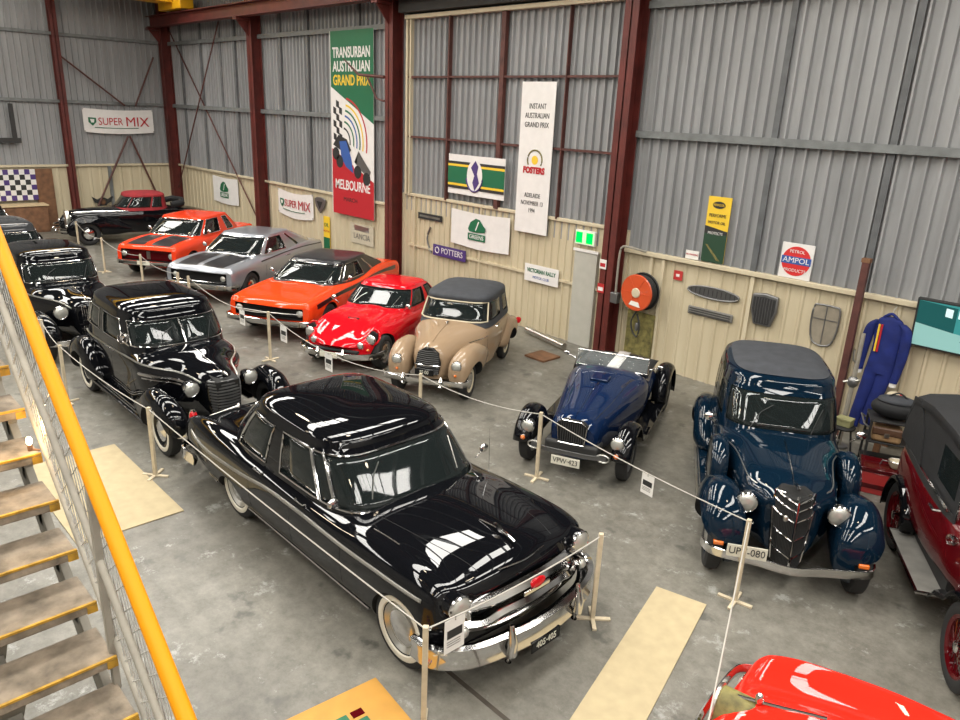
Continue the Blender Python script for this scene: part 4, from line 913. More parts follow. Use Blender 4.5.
def car_conv():
    t = thing('convertible_car', 'black open tourer with raised dark red hood in front of the end wall', 'car', (-25.85, 8.9, 0), -97)
    b = Body(w=[(-2.45, .40), (-2.3, .6), (-1.6, .74), (-.2, .76), (.6, .70), (1.2, .52), (1.8, .40), (2.0, .34), (2.06, .28)], zb=[(-2.45, .45), (-1.8, .30), (2.06, .34)], zs=[(-2.45, .60), (0, .78), (2.06, .72)],
             zc=[(-2.45, .72), (-2.3, .86), (-1.7, 1.0), (-.2, 1.10), (.7, 1.10), (1.3, 1.08), (1.9, 1.02), (2.06, .92)], n=[(-2.45, 2.4), (0, 3.6), (1.2, 2.6), (2.06, 2.2)], wb=[(-2.45, .34), (0, .72), (2.06, .26)], bow=.05)
    b.build('black', t)
    pt = cabin(t, [(1.0, .70, -1.0, .70, 3.2), (1.09, .64, -.95, .69, 3.2), (1.44, .35, -.90, .62, 3.4), (1.47, .34, -.90, .62, 3.4)], .10, 'red_cloth', win=(1.10, 1.43), ws=.90, sides=((.66, -.2), (-.26, -.7)), rear=.4, trim=None, seats=((-.3, .5),), interior='tan')
    MB().tube([(-1.0, -.62, 1.16), (-1.35, -.60, 1.22), (-1.5, 0, 1.24), (-1.35, .60, 1.22), (-1.0, .62, 1.16)], .10, 10).build('folded_hood_bag', 'soft_black', t)
    for s in (1, -1):
        fender_loft(t, [(.35, .74, .45, .08, .08, .1), (.8, .76, .50, .14, .26, .2), (1.3, .77, .52, .17, .40, .22), (1.6, .77, .52, .18, .42, .24), (1.95, .76, .53, .17, .32, .24), (2.15, .74, .50, .12, .16, .16), (2.2, .73, .5, .04, .04, .05)], 'black', 'front_fender', (1.6, .39, .62, .33), s)
        fender_loft(t, [(-2.3, .72, .48, .05, .05, .06), (-2.1, .74, .48, .13, .22, .14), (-1.6, .76, .50, .17, .38, .2), (-1.1, .76, .48, .15, .28, .18), (-.7, .74, .42, .06, .06, .06)], 'black', 'rear_fender', (-1.5, .36, .62, .33), s)
    four_wheels(t, 1.6, -1.5, .76, .355, .16, rimm='black')
    b.sideline([(-2.0, .90), (-1, 1.0), (.5, 1.02), (1.6, .99), (1.95, .96)], 'chrome', t, .010, 'side_flash')
    g = MB().prism([(-.20, .45), (.20, .45), (.22, .85), (.12, 1.0), (-.12, 1.0), (-.22, .85)], 2.0, 2.1, 'yz').build('grille', 'dullchrome', t)
    lampset(t, 2.02, .50, .84, .10, pod=.2, body='black')
    lampset(t, 2.18, .74, .62, .05, pod=.08, body='chrome', name='side_lamp')
    for z in (.42, .52): bumper(t, [(2.2, -.84), (2.38, -.6), (2.42, 0), (2.38, .6), (2.2, .84)], .06, .03, z, guards=((2.41, .3), (2.41, -.3)) if z < .5 else ())
def car_maroon():
    t = thing('tourer_car', 'maroon 1920s touring car with black folding hood, cut by the right edge', 'car', (-.80, 7.84, 0), -60)
    b = Body(w=[(-1.75, .50), (-1.6, .62), (-.6, .66), (.2, .62), (.6, .46), (1.3, .34), (1.5, .32)], zb=.48, zs=[(-1.75, .78), (0, .85), (1.5, .80)], zc=[(-1.75, 1.12), (-1.6, 1.18), (0, 1.18), (.5, 1.15), (1.5, 1.12)], n=[(-1.75, 6), (0, 6), (.5, 3.5), (1.5, 3)], wb=[(-1.75, .42), (-.6, .58), (1.5, .28)])
    b.build('maroon', t)
    # black upper body panels and hood
    b.sideline([(-1.65, 1.10), (-.8, 1.10), (.2, 1.10)], 'bblack', t, 1, 'upper_panel', prof=[(-.006, -.06), (.006, -.06), (.006, .06), (-.006, .06)])
    rows = []
    for x, z, wv, th in ((-1.75, 1.22, .60, .30), (-1.72, 1.50, .62, .36), (-1.55, 1.74, .62, .20), (-1.0, 1.83, .62, .10), (-.3, 1.84, .61, .09), (.18, 1.80, .60, .08)):
        rows.append([(x, -wv, z-.10), (x, -wv*.97, z-.02), (x, -wv*.8, z+.03), (x, -wv*.4, z+.06), (x, 0, z+.07), (x, wv*.4, z+.06), (x, wv*.8, z+.03), (x, wv*.97, z-.02), (x, wv, z-.10)])
    MB().grid(rows, False).build('hood', 'soft_black', t, solid=.02)
    for s in (1, -1):
        MB().prism([(-1.75, 1.15), (-1.62, 1.70), (-1.35, 1.74), (-1.1, 1.5), (-.95, 1.15)], s*.60, s*.615).build('hood_side', 'soft_black', t)
        MB().prism([(-1.3, 1.14), (-1.3, 1.74), (.16, 1.76), (.22, 1.14)], s*.585, s*.597).build('side_curtain', 'soft_black', t)
        MB().prism([(-.45, 1.28), (-.45, 1.62), (.08, 1.64), (.10, 1.28)], s*.597, s*.602).build('curtain_window', 'glass', t)
        MB().tube([(-.5, s*.63, 1.18), (.1, s*.63, 1.18)], .022, 6).build('sill_rail', 'chrome', t)
        MB().tube([(.22, s*.58, 1.15), (.14, s*.58, 1.78)], .016, 6).build('screen_post', 'chrome', t)
        MB().tube([(.02, s*.66, 1.12), (.02, s*.72, 1.12), (-.1, s*.72, 1.12)], .014, 6).build('door_handle', 'chrome', t)
        arc_fender(t, 1.05, s*.58, .38, .45, 35, 150, .24, 'black', 'front_mudguard', crown=.03, head=[(1.50, .50)], tail=[(.42, .50), (.30, .37)])
        arc_fender(t, -1.26, s*.58, .38, .44, 25, 190, .24, 'black', 'rear_mudguard', crown=.03, head=[(-.84, .42)])
        rb_ = MB().box(-.93, .25, min(s*.50, s*.76), max(s*.50, s*.76), .33, .36).build('running_board', 'rubber_mat', t)
        MB().tube([(-.94, s*.52, .362), (-.94, s*.765, .362), (.26, s*.765, .362), (.26, s*.52, .362)], .018, 6).build('board_edge', 'chrome', rb_)
        MB().box(-.9, .22, min(s*.44, s*.52), max(s*.44, s*.52), .34, .5).build('valance', 'bblack', t)
    MB().add([(.20, -.56, 1.2), (.20, .56, 1.2), (.14, .56, 1.76), (.14, -.56, 1.76)], [(0, 1, 2, 3)]).build('windscreen', 'glass', t, solid=.005)
    MB().box(-.7, -.5, -.5, .5, 1.12, 1.42).build('seat', 'leather', t, bevel=.05)
    four_wheels(t, 1.05, -1.26, .60, .38, .11, style='wire', rimm='maroon', rim=.27)
    g = MB().box(1.48, 1.56, -.28, .28, .55, 1.15).build('radiator', 'chrome', t, bevel=.03)
    MB().box(1.555, 1.565, -.23, .23, .60, 1.06).build('radiator_core', 'dark', g)
    lampset(t, 1.52, .42, .85, .11, pod=.2, body='chrome')
    MB().lathe([(.0005, -.05), (.04, -.045), (.05, 0)], (.34, -.62, 1.0), 'x').build('side_lamp', 'chrome', t)
def car_red():
    t = thing('sports_car', 'scarlet vintage sports car cut off at the bottom right corner', 'car', (.16, 4.49, 0), 190)
    b = Body(w=[(-1.9, .45), (-1.6, .7), (0, .80), (1.0, .80), (1.5, .80), (1.78, .78), (1.86, .74), (1.90, .66)], zb=[(-1.9, .4), (0, .28), (1.90, .32)], zs=[(-1.9, .55), (0, .60), (1.90, .48)], zc=[(-1.9, .75), (-1, .90), (-.2, .92), (.5, .86), (1.3, .74), (1.7, .67), (1.84, .62), (1.90, .56)], n=[(-1.9, 2.6), (0, 3), (1.88, 2.4)],
             bumps=[(.62, .15, [(-1.5, .05), (-.4, .0), (.4, .04), (1.0, .14), (1.5, .17), (1.75, .15), (1.84, .10), (1.90, .02)]), (0, .25, [(-.3, .0), (.6, .10), (1.3, .17), (1.8, .12)])], bow=.02)
    b.build('scarlet', t, arches=[(1.25, .34, .56, .30), (-1.2, .34, .56, .30)])
    four_wheels(t, 1.25, -1.2, .70, .32, .16, rimm='steel')
    gp_ = [(.15*math.cos(a_), .60+.21*math.sin(a_)) for a_ in [2*PI*k/28 for k in range(28)]]
    o = MB().prism(gp_, 1.66, 1.915, 'yz').build('grille', 'grass', t)
    MB().tube([(1.918, y, z) for y, z in gp_], .014, 8, closed=True).build('grille_rim', 'dullchrome', o)
    for k in range(7): y = -.12+.04*k; h_ = .21*math.sqrt(1-(y/.15)**2)-.01; MB().tube([(1.92, y, .60-h_), (1.92, y, .60+h_)], .005, 5).build('grille_slat', 'dullchrome', o)
    MB().tube(catmull([(1.25, -.03, b.top(1.25, 0)+.0), (1.6, 0, b.top(1.6, 0)+.01), (1.80, 0, b.top(1.8, 0)+.04)], 4), .012, 6).build('bonnet_strip', 'chrome', t)
    MB().sphere((1.66, .0, b.top(1.66, 0)+.04), (.03, .03, .05)).build('filler_cap', 'chrome', t)
    lampset(t, 1.88, .54, .47, .07, .1, 'scarlet')
    bumper(t, [(1.86, -.76), (1.98, -.62), (2.02, 0), (1.98, .62), (1.86, .76)], .09, .03, .46, guards=())
    b.topline([(1.15, -.74), (1.45, -.74)], 'chrome', t, .01, 'fender_trim'); b.topline([(1.15, .74), (1.45, .74)], 'chrome', t, .01, 'fender_trim')
    cabin(t, [(.80, .20, -1.3, .60, 3), (.90, .12, -1.25, .58, 3), (1.15, -.05, -1.15, .50, 3), (1.17, -.07, -1.1, .5, 3)], .08, 'soft_black', win=(.92, 1.14), ws=.9, sides=((.6, -.2),), rear=.5, trim=None, seats=())
car_packard(); car_olds(); car_sedan3(); car_four(); car_ford(); car_mg(); car_beige(); car_gt(); car_muscles(); car_conv(); car_maroon(); car_red()

# ------------------------------------------------------------------ stair at the left edge
def stair():
    t = thing('steel_stair', 'grey stair with yellow nosed timber treads and yellow handrail at the left edge', 'stair', (0, 0, 0))
    dx, dz, x0, z0, yR, yL = -.2086, .170, -2.79, 1.97, .75, -.55
    n0, n1 = -9, 17
    def nz(x): return z0+(x-x0)/dx*dz
    for i in range(n0, n1+1):
        x, z = x0+i*dx, z0+i*dz
        tr = MB().box(x-.27, x, yL, yR, z-.05, z-.004).build('tread', 'tread', t, bevel=.006)
        MB().box(x-.010, x+.003, yL, yR+.003, z-.009, z+.0015).box(x-.0145, x+.0045, yR-.04, yR+.0035, z-.05, z-.013).build('nosing', 'yellow2', tr)
        MB().box(x-.22, x-.16, yR-.05, yR-.01, z-.20, z-.05).build('tread_bracket', 'stringer', tr)
        MB().prism([(x-.25, z-.05), (x-.03, z-.05), (x-.19, z-.25), (x-.25, z-.25)], .30, .40).build('tread_block', 'stringer', tr)
    xa, xb = x0+(n0-.6)*dx, x0+(n1+1)*dx
    def incl(y0, y1, oz, h, name, m='stringer'):
        mb = MB(); mb.prism([(xa, nz(xa)+oz), (xb, nz(xb)+oz), (xb, nz(xb)+oz-h), (xa, nz(xa)+oz-h)], y0, y1); return mb.build(name, m, t, bevel=.004)
    incl(.31, .39, -.30, .16, 'centre_stringer')
    incl(yR-.05, yR-.01, -.26, .20, 'outer_stringer'); incl(yL, yL+.05, -.26, .20, 'inner_stringer')
    def rail(oz, r, name, m, y=yR):
        return MB().tube([(xa, y, nz(xa)+oz), (xb, y, nz(xb)+oz)], r, 12).build(name, m, t)
    rail(.885, .033, 'handrail', 'yellow'); rail(.43, .017, 'middle_rail', 'stringer'); rail(.02, .016, 'bottom_rail', 'stringer', yR+.02)
    for x in (-1.6, -3.05, -4.6, -6.0): MB().box(x-.016, x+.016, yR-.016, yR+.016, nz(x)-.25, nz(x)+.87).build('baluster', 'stringer', t, bevel=.004)
    mb = MB(); L = abs(xb-xa); sl = dz/abs(dx); top, bot = .86, .04; hgt = top-bot; ym = yR+.022; pitch = .075
    k = -int(hgt/pitch)-2
    while k*pitch < L:
        for d in (1, -1):
            s0, s1 = k*pitch, k*pitch+hgt*.62
            if d < 0: s0, s1 = s1, s0
            a0, b0, a1, b1 = s0, bot, s1, top
            # clip to the panel length
            def clip(a0, b0, a1, b1):
                f0, f1 = 0, 1
                for lo, sg in ((0, 1), (L, -1)):
                    p0, p1 = sg*(a0-lo), sg*(a1-lo)
                    if p0 < 0 and p1 < 0: return None
                    if p0 < 0: f0 = max(f0, p0/(p0-p1))
                    if p1 < 0: f1 = min(f1, p0/(p0-p1))
                if f1 <= f0: return None
                return (a0+(a1-a0)*f0, b0+(b1-b0)*f0, a0+(a1-a0)*f1, b0+(b1-b0)*f1)
            c = clip(a0, b0, a1, b1)
            if c:
                p = (xa-c[0], ym+.002*d, nz(xa-c[0])+c[1]); q = (xa-c[2], ym+.002*d, nz(xa-c[2])+c[3])
                mb.tube([p, q], .0028, 4)
        k += 1
    mb.build('mesh_panel', 'mesh', t)
    b = thing('stair_lamp', 'small glowing warm lamp beside the stair mesh', 'lamp', (-3.78, .70, 2.93))
    MB().lathe([(.0005, -.06), (.012, -.06), (.012, -.035), (.009, -.03)], (0, 0, 0), 'z', 14).tube([(0, 0, -.055), (0, .04, -.07)], .005, 6).build('socket', 'brown', b)
    MB().sphere((0, 0, -.01), (.014, .014, .022)).build('bulb', 'lampglow', b)
    ld = bpy.data.lights.new('stair light', 'POINT'); ld.energy = 5; ld.color = (1, .66, .3); ld.shadow_soft_size = .04
    lo = bpy.data.objects.new('stair light', ld); COL.objects.link(lo); lo.parent = b; lo.location = (0, .0, .06)
stair()
# ------------------------------------------------------------------ rope barrier
PT = {'P12': (-13.53, 2.96), 'P12b': (-11.91, 2.80), 'P5': (-8.72, 2.91), 'P3': (-3.42, 2.91), 'P2': (-3.37, 4.93), 'P1': (-5.64, 6.64), 'P4': (-2.61, 6.24), 'P6': (-7.69, 6.34), 'P7': (-11.92, 6.23),
      'P11a': (-15.9, 6.22), 'P11b': (-15.45, 6.26), 'P8': (-18.3, 6.30), 'P9': (-24.15, 6.58), 'P10': (-21.05, 6.3), 'N': (-1.30, 3.02), 'M': (-17.3, 2.75)}
LB = {'P12': 'pale timber rope post beside the black sedan with the one piece windscreen', 'P12b': 'pale timber rope post beside the rear wheel of the whitewall sedan', 'P5': 'pale timber rope post at the corner of the pale plywood sheet', 'P3': 'pale timber rope post in front of the nearest headlamp of the foreground sedan',
      'P2': 'pale timber rope post standing right of the chrome front bumper of the foreground sedan', 'P1': 'pale timber rope post in front of the blue roadster', 'P4': 'pale timber rope post in front of the number plate of the dark blue sedan',
      'P6': 'pale timber rope post in front of the beige convertible', 'P7': 'pale timber rope post in front of the orange coupe', 'P11a': 'left one of two pale rope posts together before the silver coupe', 'P11b': 'right one of two pale rope posts together before the silver coupe',
      'P8': 'pale timber rope post before the orange-red sedan with black bonnet stripes', 'P9': 'pale timber rope post nearest the front of the black tourer at the end wall', 'P10': 'pale timber rope post between the black tourer and the orange-red sedan', 'N': 'pale timber rope post below the bottom edge of the view', 'M': 'pale timber rope post hidden behind the handrail'}
proto = None
for key, (x, y) in PT.items():
    if proto is None:
        proto = thing('rope_post', LB[key], 'post', (x, y, 0), 0, 'rope barrier posts')
        MB().box(-.021, .021, -.021, .021, .02, .93).build('upright', 'post', proto, bevel=.003)
        for a in (0, 90):
            MB().box(-.17, .17, -.02, .02, 0 if a else .0, .024 if a else .022, rot=Matrix.Rotation(math.radians(a), 3, 'Z'), c=(0, 0, .012)).build('foot', 'post', proto, bevel=.003)
        MB().tube([(.024, 0, .90), (.04, 0, .90), (.04, 0, .92)], .004, 6).build('hook', 'dullchrome', proto); p = proto
    else: p = copy_tree(proto); p.location = (x, y, 0); p['label'] = LB[key]
    p.rotation_euler.z = math.radians({'P2': 45, 'P1': 20, 'P4': 10, 'P3': 45}.get(key, rnd.uniform(0, 60)))
def rp(a, b, t, sag):
    A, B = PT[a], PT[b]; return (A[0]*(1-t)+B[0]*t, A[1]*(1-t)+B[1]*t, .905-4*sag*t*(1-t))
ROPES = [('M', 'P12', .05, 'grey rope between the two furthest posts left behind the handrail'), ('P12', 'P12b', .05, 'grey rope beside the front of the one piece windscreen sedan'), ('P12b', 'P5', .06, 'grey rope running along the side of the whitewall sedan'), ('P5', 'P3', .03, 'long grey rope running along the side of the foreground sedan'), ('P3', 'P2', .05, 'grey rope across the chrome bumper of the foreground sedan'),
         ('P1', 'P4', .05, 'grey rope from the blue roadster to the dark blue sedan'), ('P6', 'P1', .10, 'grey rope from the beige convertible to the blue roadster'), ('P7', 'P6', .28, 'slack grey rope in front of the red sports coupe'), ('P11b', 'P7', .20, 'slack grey rope in front of the orange coupe'),
         ('P8', 'P11a', .10, 'grey rope between the orange-red sedan and silver coupe'), ('P10', 'P8', .12, 'grey rope in front of the orange-red sedan'), ('P9', 'P10', .12, 'grey rope in front of the black tourer at the end wall'), ('P4', 'N', .04, 'grey rope running down to the bottom edge of the view')]
for a, b, s, l in ROPES: tag(MB().tube([rp(a, b, k/20, s) for k in range(21)], .0065, 6).build('rope', 'rope'), l, 'rope', 'barrier ropes')
def placard(a, b, t, s, l, w_=.21, h_=.30):
    p = Vector(rp(a, b, t, s)); A, B = Vector(PT[a]), Vector(PT[b]); ang = math.atan2(B.y-A.y, B.x-A.x)
    o = thing('placard', l, 'sign', (p.x, p.y, p.z-.008), math.degrees(ang), 'information placards on the ropes')
    MB().box(-w_/2, w_/2, -.0025, .0025, -h_, 0).build('card', 'paper', o)
    for y in (-.0035, .0035):
        MB().box(-w_*.38, w_*.38, y-.0005, y+.0005, -h_*.58, -h_*.32).build('photo', 'bblack', o)
        for q in range(3): MB().box(-w_*.38, w_*.30, y-.0005, y+.0005, -h_*(.68+.07*q), -h_*(.66+.07*q)).build('print_line', 'ink', o)
    MB().tube([(0, -.008, .012), (0, .008, .012), (0, .008, -.02), (0, -.008, -.02)], .003, 5, closed=True).build('clip', 'bblack', o)
placard('P3', 'P2', .14, .05, 'white placard hanging before the left end of the foreground chrome bumper', .20, .30)
placard('P1', 'P4', .59, .05, 'white placard on the rope between blue roadster and dark blue sedan', .17, .24)
placard('P11b', 'P7', .70, .20, 'white placard left of the post before the orange coupe')
placard('P7', 'P6', .12, .28, 'white placard just right of the post before the orange coupe')
placard('P7', 'P6', .45, .28, 'white placard on the slack rope before the red sports coupe')
# ------------------------------------------------------------------ mats and boards on the floor
o = tag(MB().box(-9.95, -7.67, 1.70, 2.83, 0, .012).build('plywood_sheet', 'ply', bevel=.002), 'pale plywood sheet lying on the floor beside the stair handrail', 'board')
o = MB().box(-.255, .255, -2.3, 0, 0, .012).build('plywood_sheet', 'ply', bevel=.002); o.location = (-3.01, 5.90, 0); o.rotation_euler.z = math.radians(15)
tag(o, 'long narrow tan plywood sheet on the floor before the dark blue sedan', 'board')
t = thing('display_board', 'mustard yellow board with small coloured letters lying at the bottom edge', 'board', (-4.07, 2.93, .0), -6)
MB().box(0, .95, -1.3, 0, 0, .02).build('panel', 'board_yellow', t, bevel=.003)
for i in range(4):
    for j, m in enumerate(('maroon', 'green', 'red', 'purple')):
        MB().prism([(.22+.10*i, -.26-.13*j), (.29+.10*i, -.26-.13*j), (.29+.10*i, -.36-.13*j), (.22+.10*i, -.36-.13*j)], .0201, .022, 'xy').build('letter_block', ('maroon', 'green', 'red_plastic', 'purple')[(i+j) % 4], t)
tag(MB().box(-9.25, -8.75, 10.25, 10.75, 0, .04).build('floor_hatch', 'brown', bevel=.005), 'small square brown board on the floor right of the beige convertible', 'board')
tag(MB().tube([(-10.3, 11.45, .10), (-9.0, 11.15, .10)], .07, 12).build('pipe', 'dullchrome'), 'fat silver pipe lying along the foot of the wall behind the beige convertible', 'pipe')
# ------------------------------------------------------------------ signs on the long wall
YS = YW-.10
def panel(t, x0, x1, z0, z1, m, y=0, th=.008, name='panel', wave=0, sag=0):
    rows = []; n = 14
    for k in range(n+1):
        u = k/n; x = x0+(x1-x0)*u; yy = y+wave*math.sin(u*9+z0); s = -sag*math.sin(PI*u)
        rows.append([(x, yy, z0+s), (x, yy+wave*.5, (z0+z1)/2+s), (x, yy, z1+s*.8)])
    return MB().grid(rows, False).build(name, m, t, solid=th, smooth=0)
def flat(t, poly, m, y=-.012, name='printed_shape', th=.002): return MB().prism(poly, y-th, y).build(name, m, t)
def circ(cx, cz, r, n=24, a0=0, a1=360, rz=None): return [(cx+r*math.cos(math.radians(a0+(a1-a0)*k/n)), cz+(rz or r)*math.sin(math.radians(a0+(a1-a0)*k/n))) for k in range(n + (0 if a1-a0 == 360 else 1))]
# tall race banner (origin at its lower left)
t = thing('banner', 'tall green, white and red race banner hanging left of the column', 'banner', (-18.22, YW-.156, 1.65))
W, Hh = 1.98, 4.72
MB().box(0, W, -.006, .006, 0, Hh).build('cloth', 'white', t)
flat(t, [(0.03, 3.35), (W, 2.45), (W, Hh), (0.03, Hh)], 'green', -.008, 'green_field'); flat(t, [(0.03, 0), (W, 0), (W, .98), (.03, 1.75)], 'bred', -.008, 'red_field')
text('TRANSURBAN', .36, 'white', t, (W/2, -.013, 4.18), sx=.74, bold=.008); text('AUSTRALIAN', .36, 'white', t, (W/2, -.013, 3.84), sx=.80, bold=.008); text('GRAND PRIX', .36, 'byellow', t, (W/2, -.013, 3.50), sx=.80, bold=.008)
text('MELBOURNE', .36, 'white', t, (W/2, -.013, .80), sx=.80, bold=.006); text('MARCH', .16, 'bblack', t, (W*.45, -.013, .42), sx=1.2)
for i in range(3):
    for j in range(6):
        if (i+j) % 2: flat(t, [(.12+.14*i, 2.85-.17*j), (.26+.14*i, 2.80-.17*j), (.26+.14*i, 2.97-.17*j), (.12+.14*i, 3.02-.17*j)], 'bblack', -.009, 'chequer')
for r, m in ((1.15, 'bred'), (.98, 'byellow'), (.84, 'green'), (.70, 'bblue'), (.55, 'green'), (.38, 'bblack')):
    a = circ(.55, 1.95, r, 20, -12, 80); bq = circ(.55, 1.95, r-.05, 20, -12, 80)[::-1]; flat(t, a+bq, m, -.009, 'swirl_line')
flat(t, [(.08, 1.85), (.35, 2.12), (.75, 2.02), (.95, 1.75), (.80, 1.62), (.45, 1.72)], 'bblack', -.010, 'car_art')
flat(t, [(.40, 1.95), (.72, 1.98), (.95, 1.55), (1.05, 1.15), (.70, 1.30), (.48, 1.52)], 'bblue', -.012, 'car_art')
flat(t, [(1.00, 1.95), (1.25, 1.60), (1.15, 1.20), (.98, 1.45)], 'white', -.013, 'car_art')
for cx, cz in ((.22, 1.62), (.40, 1.42), (1.25, 1.20), (1.66, 1.05)): flat(t, circ(cx, cz, .17, 18), 'bblack', -.014, 'car_art')
flat(t, [(1.10, 1.45), (1.75, 1.05), (1.85, 1.25), (1.5, 1.55), (1.3, 1.75)], 'steel', -.013, 'car_art')
# white hanging banner
t = thing('banner', 'tall narrow white banner with a red and green crest hanging in the door bay', 'banner', (-11.07, YW-.165, 2.12))
MB().box(0, .92, -.006, .006, 0, 3.02).build('cloth', 'white', t)
for s_, z in (('INSTANT', 2.55), ('AUSTRALIAN', 2.37), ('GRAND PRIX', 2.19)): text(s_, .15, 'ink', t, (.46, -.01, z), sx=.75)
for s_, z in (('ADELAIDE', .78), ('NOVEMBER 13', .62), ('1994', .47)): text(s_, .13, 'ink', t, (.46, -.01, z), sx=.75)
flat(t, circ(.47, 1.52, .21, 28)+circ(.47, 1.52, .17, 28)[::-1], 'grass', -.010, 'laurel') if False else None
MB().tube([(p[0], -.01, p[1]) for p in circ(.47, 1.50, .20, 24, -30, 210)], .016, 6).build('laurel', 'grass', t)
text('FOSTERS', .17, 'bred', t, (.46, -.014, 1.29), sx=.9, bold=.01)
flat(t, circ(.47, 1.50, .09), 'byellow', -.010, 'crest')
# green and gold flag
t = thing('flag', 'white flag with green and gold stripes and a purple crest in the door bay', 'flag', (-13.28, YW-.165, 2.70))
panel(t, 0, 1.84, 0, .88, 'white', name='cloth', wave=.008)
for z0, z1, m in ((.13, .19, 'bblack'), (.19, .24, 'byellow'), (.24, .62, 'green'), (.62, .67, 'byellow'), (.67, .73, 'bblack')): MB().box(0, 1.84, -.022, -.016, z0, z1).build('stripe', m, t)
flat(t, circ(.90, .44, .25, 28, rz=.36), 'white', -.022, 'crest_field'); flat(t, [(.78, .62), (.92, .78), (1.02, .66), (.98, .50), (1.06, .30), (.92, .12), (.84, .30), (.90, .45)], 'purple', -.025, 'crest')
MB().tube([(p[0], -.026, p[1]) for p in circ(.90, .44, .27, 24, 190, 350, rz=.34)], .02, 5).build('crest_scroll', 'purple', t)
# white sheet with green leaf mark
def leafbanner(loc, W, H, l):
    t = thing('banner', l, 'banner', loc); panel(t, 0, W, 0, H, 'white', name='cloth', wave=.01, sag=.04)
    cx = W*.47; cz = H*.56; s = min(W, H*1.5)*.16
    flat(t, [(cx-s*1.5, cz-s*.2), (cx-s*1.1, cz+s*.6), (cx-s*.2, cz+s*1.1), (cx+s*.5, cz+s*1.0), (cx+s*1.1, cz+s*.4), (cx+s*1.5, cz+s*.1), (cx+s*1.4, cz-s*.4), (cx, cz-s*.55), (cx-s*1.3, cz-s*.5)], 'green', -.030, 'leaf_mark')
    flat(t, [(cx-s*.25, cz-s*.3), (cx+s*.25, cz+s*.8), (cx+s*.4, cz+s*.75), (cx-.02, cz-s*.35)], 'white', -.033, 'leaf_vein')
    flat(t, [(cx-s*1.5, cz-s*1.5), (cx+s*1.5, cz-s*1.5), (cx+s*1.5, cz-s*.7), (cx-s*1.5, cz-s*.7)], 'green', -.030, 'word_strip'); text('GREENS', s*.7, 'white', t, (cx, -.035, cz-s*1.1))
leafbanner((-13.15, YW-.15, 1.55), 1.92, .80, 'white sheet with a green leaf mark hung low in the door bay')
leafbanner((-26.1, YW-.085, 1.12), 1.9, .88, 'white banner with a dark green leaf mark behind the orange-red sedan')
t = thing('sign', 'purple name board on the cream sheeting left of the leaf sheet', 'sign', (-13.80, YW-.145, 1.14)); MB().box(0, 1.18, -.01, .01, 0, .27).build('board', 'purple', t, bevel=.003); text('POTTERS', .20, 'white', t, (.70, -.014, .14), sx=.95); MB().tube([(p[0], -.014, p[1]) for p in circ(.16, .14, .07, 16)], .012, 5, closed=True).build('ring_mark', 'white', t)
t = thing('sign', 'pale sign with teal lettering below the white hanging banner', 'sign', (-10.72, YW-.132, 1.09)); MB().box(0, .96, -.01, .01, 0, .37).build('board', 'white', t, bevel=.003); text('VICTORIAN RALLY', .12, 'green', t, (.48, -.014, .24), sx=.8, bold=.003); text('MOTOR CLUB', .08, 'bblue', t, (.48, -.014, .10), sx=.9)
# second fuel banner and the one on the end wall
def fuel(loc, rz, W, H, l, sag):
    t = thing('banner', l, 'banner', loc, rz); panel(t, 0, W, 0, H, 'white', name='cloth', sag=sag, wave=.006)
    k_ = W/2.4
    flat(t, [(.16*k_, H*.62), (.42*k_, H*.60), (.42*k_, H*.42), (.29*k_, H*.26), (.16*k_, H*.42)], 'green', -.02, 'shield'); flat(t, [(.22*k_, H*.55), (.36*k_, H*.54), (.34*k_, H*.40), (.25*k_, H*.40)], 'white', -.024, 'shield_mark')
    text('SUPER', .36*k_, 'bred', t, (.90*k_, -.026, H*.44), sx=.84, bold=0); text('MIX', .46*k_, 'bred', t, (1.82*k_, -.026, H*.44), sx=1.05, bold=0)
    MB().tube([(.35*k_+.15*q*k_, -.022, H*.20-sag*.4*math.sin(PI*q/11)) for q in range(11)], .012*k_, 5).build('underline', 'green', t)
    for cx in (.02, W-.02):
        for cz in (.03, H-.03): MB().lathe([(.012, 0), (.022, 0), (.022, .006), (.012, .006)], (cx, -.02, cz), 'y', 10).build('eyelet', 'steel', t)
fuel((-21.45, YW-.085, 1.26), 0, 2.05, .74, 'small sagging white fuel banner with red lettering behind the silver coupe', .10)
fuel((XB+.155, 8.60, 3.28), 90, 2.40, .80, 'white fuel banner with red lettering tied across the end wall', .06)
# chequered flag and timber shelf on the end wall
t = thing('flag', 'chequered race flag hung on the end wall at the left edge', 'flag', (XB+.20, 6.86, 1.02), 90)
for i in range(14):
    for j in range(6):
        MB().box(-.16*(i+1), -.16*i, -.006+.003*math.sin(i), .006+.003*math.sin(i), .17*j, .17*(j+1)).build('flag_square', 'white' if (i+j) % 2 else ('bblack' if (i*j) % 5 else 'purple'), t)
t = thing('cabinet', 'brown timber cabinet against the end wall under the chequered flag', 'cabinet', (XB+.5, 5.7, 0)); MB().box(-.3, .3, -1.5, 1.25, 0, .88).build('carcass', 'brown', t, bevel=.01); MB().box(.3, .32, -1.45, -.1, .06, .82).build('door', 'brown', t, bevel=.005); MB().box(.3, .32, -.05, 1.2, .06, .82).build('door', 'brown', t, bevel=.005)
MB().box(-.32, .34, -1.55, 1.3, .88, .92).build('worktop', 'cardboard', t, bevel=.005)
tag(MB().box(XB+.1, XB+.16, 6.85, 7.4, 0, 2.05).build('timber_panel', 'brown', bevel=.004), 'dark brown timber panel leaning on the end wall right of the chequered flag', 'panel')
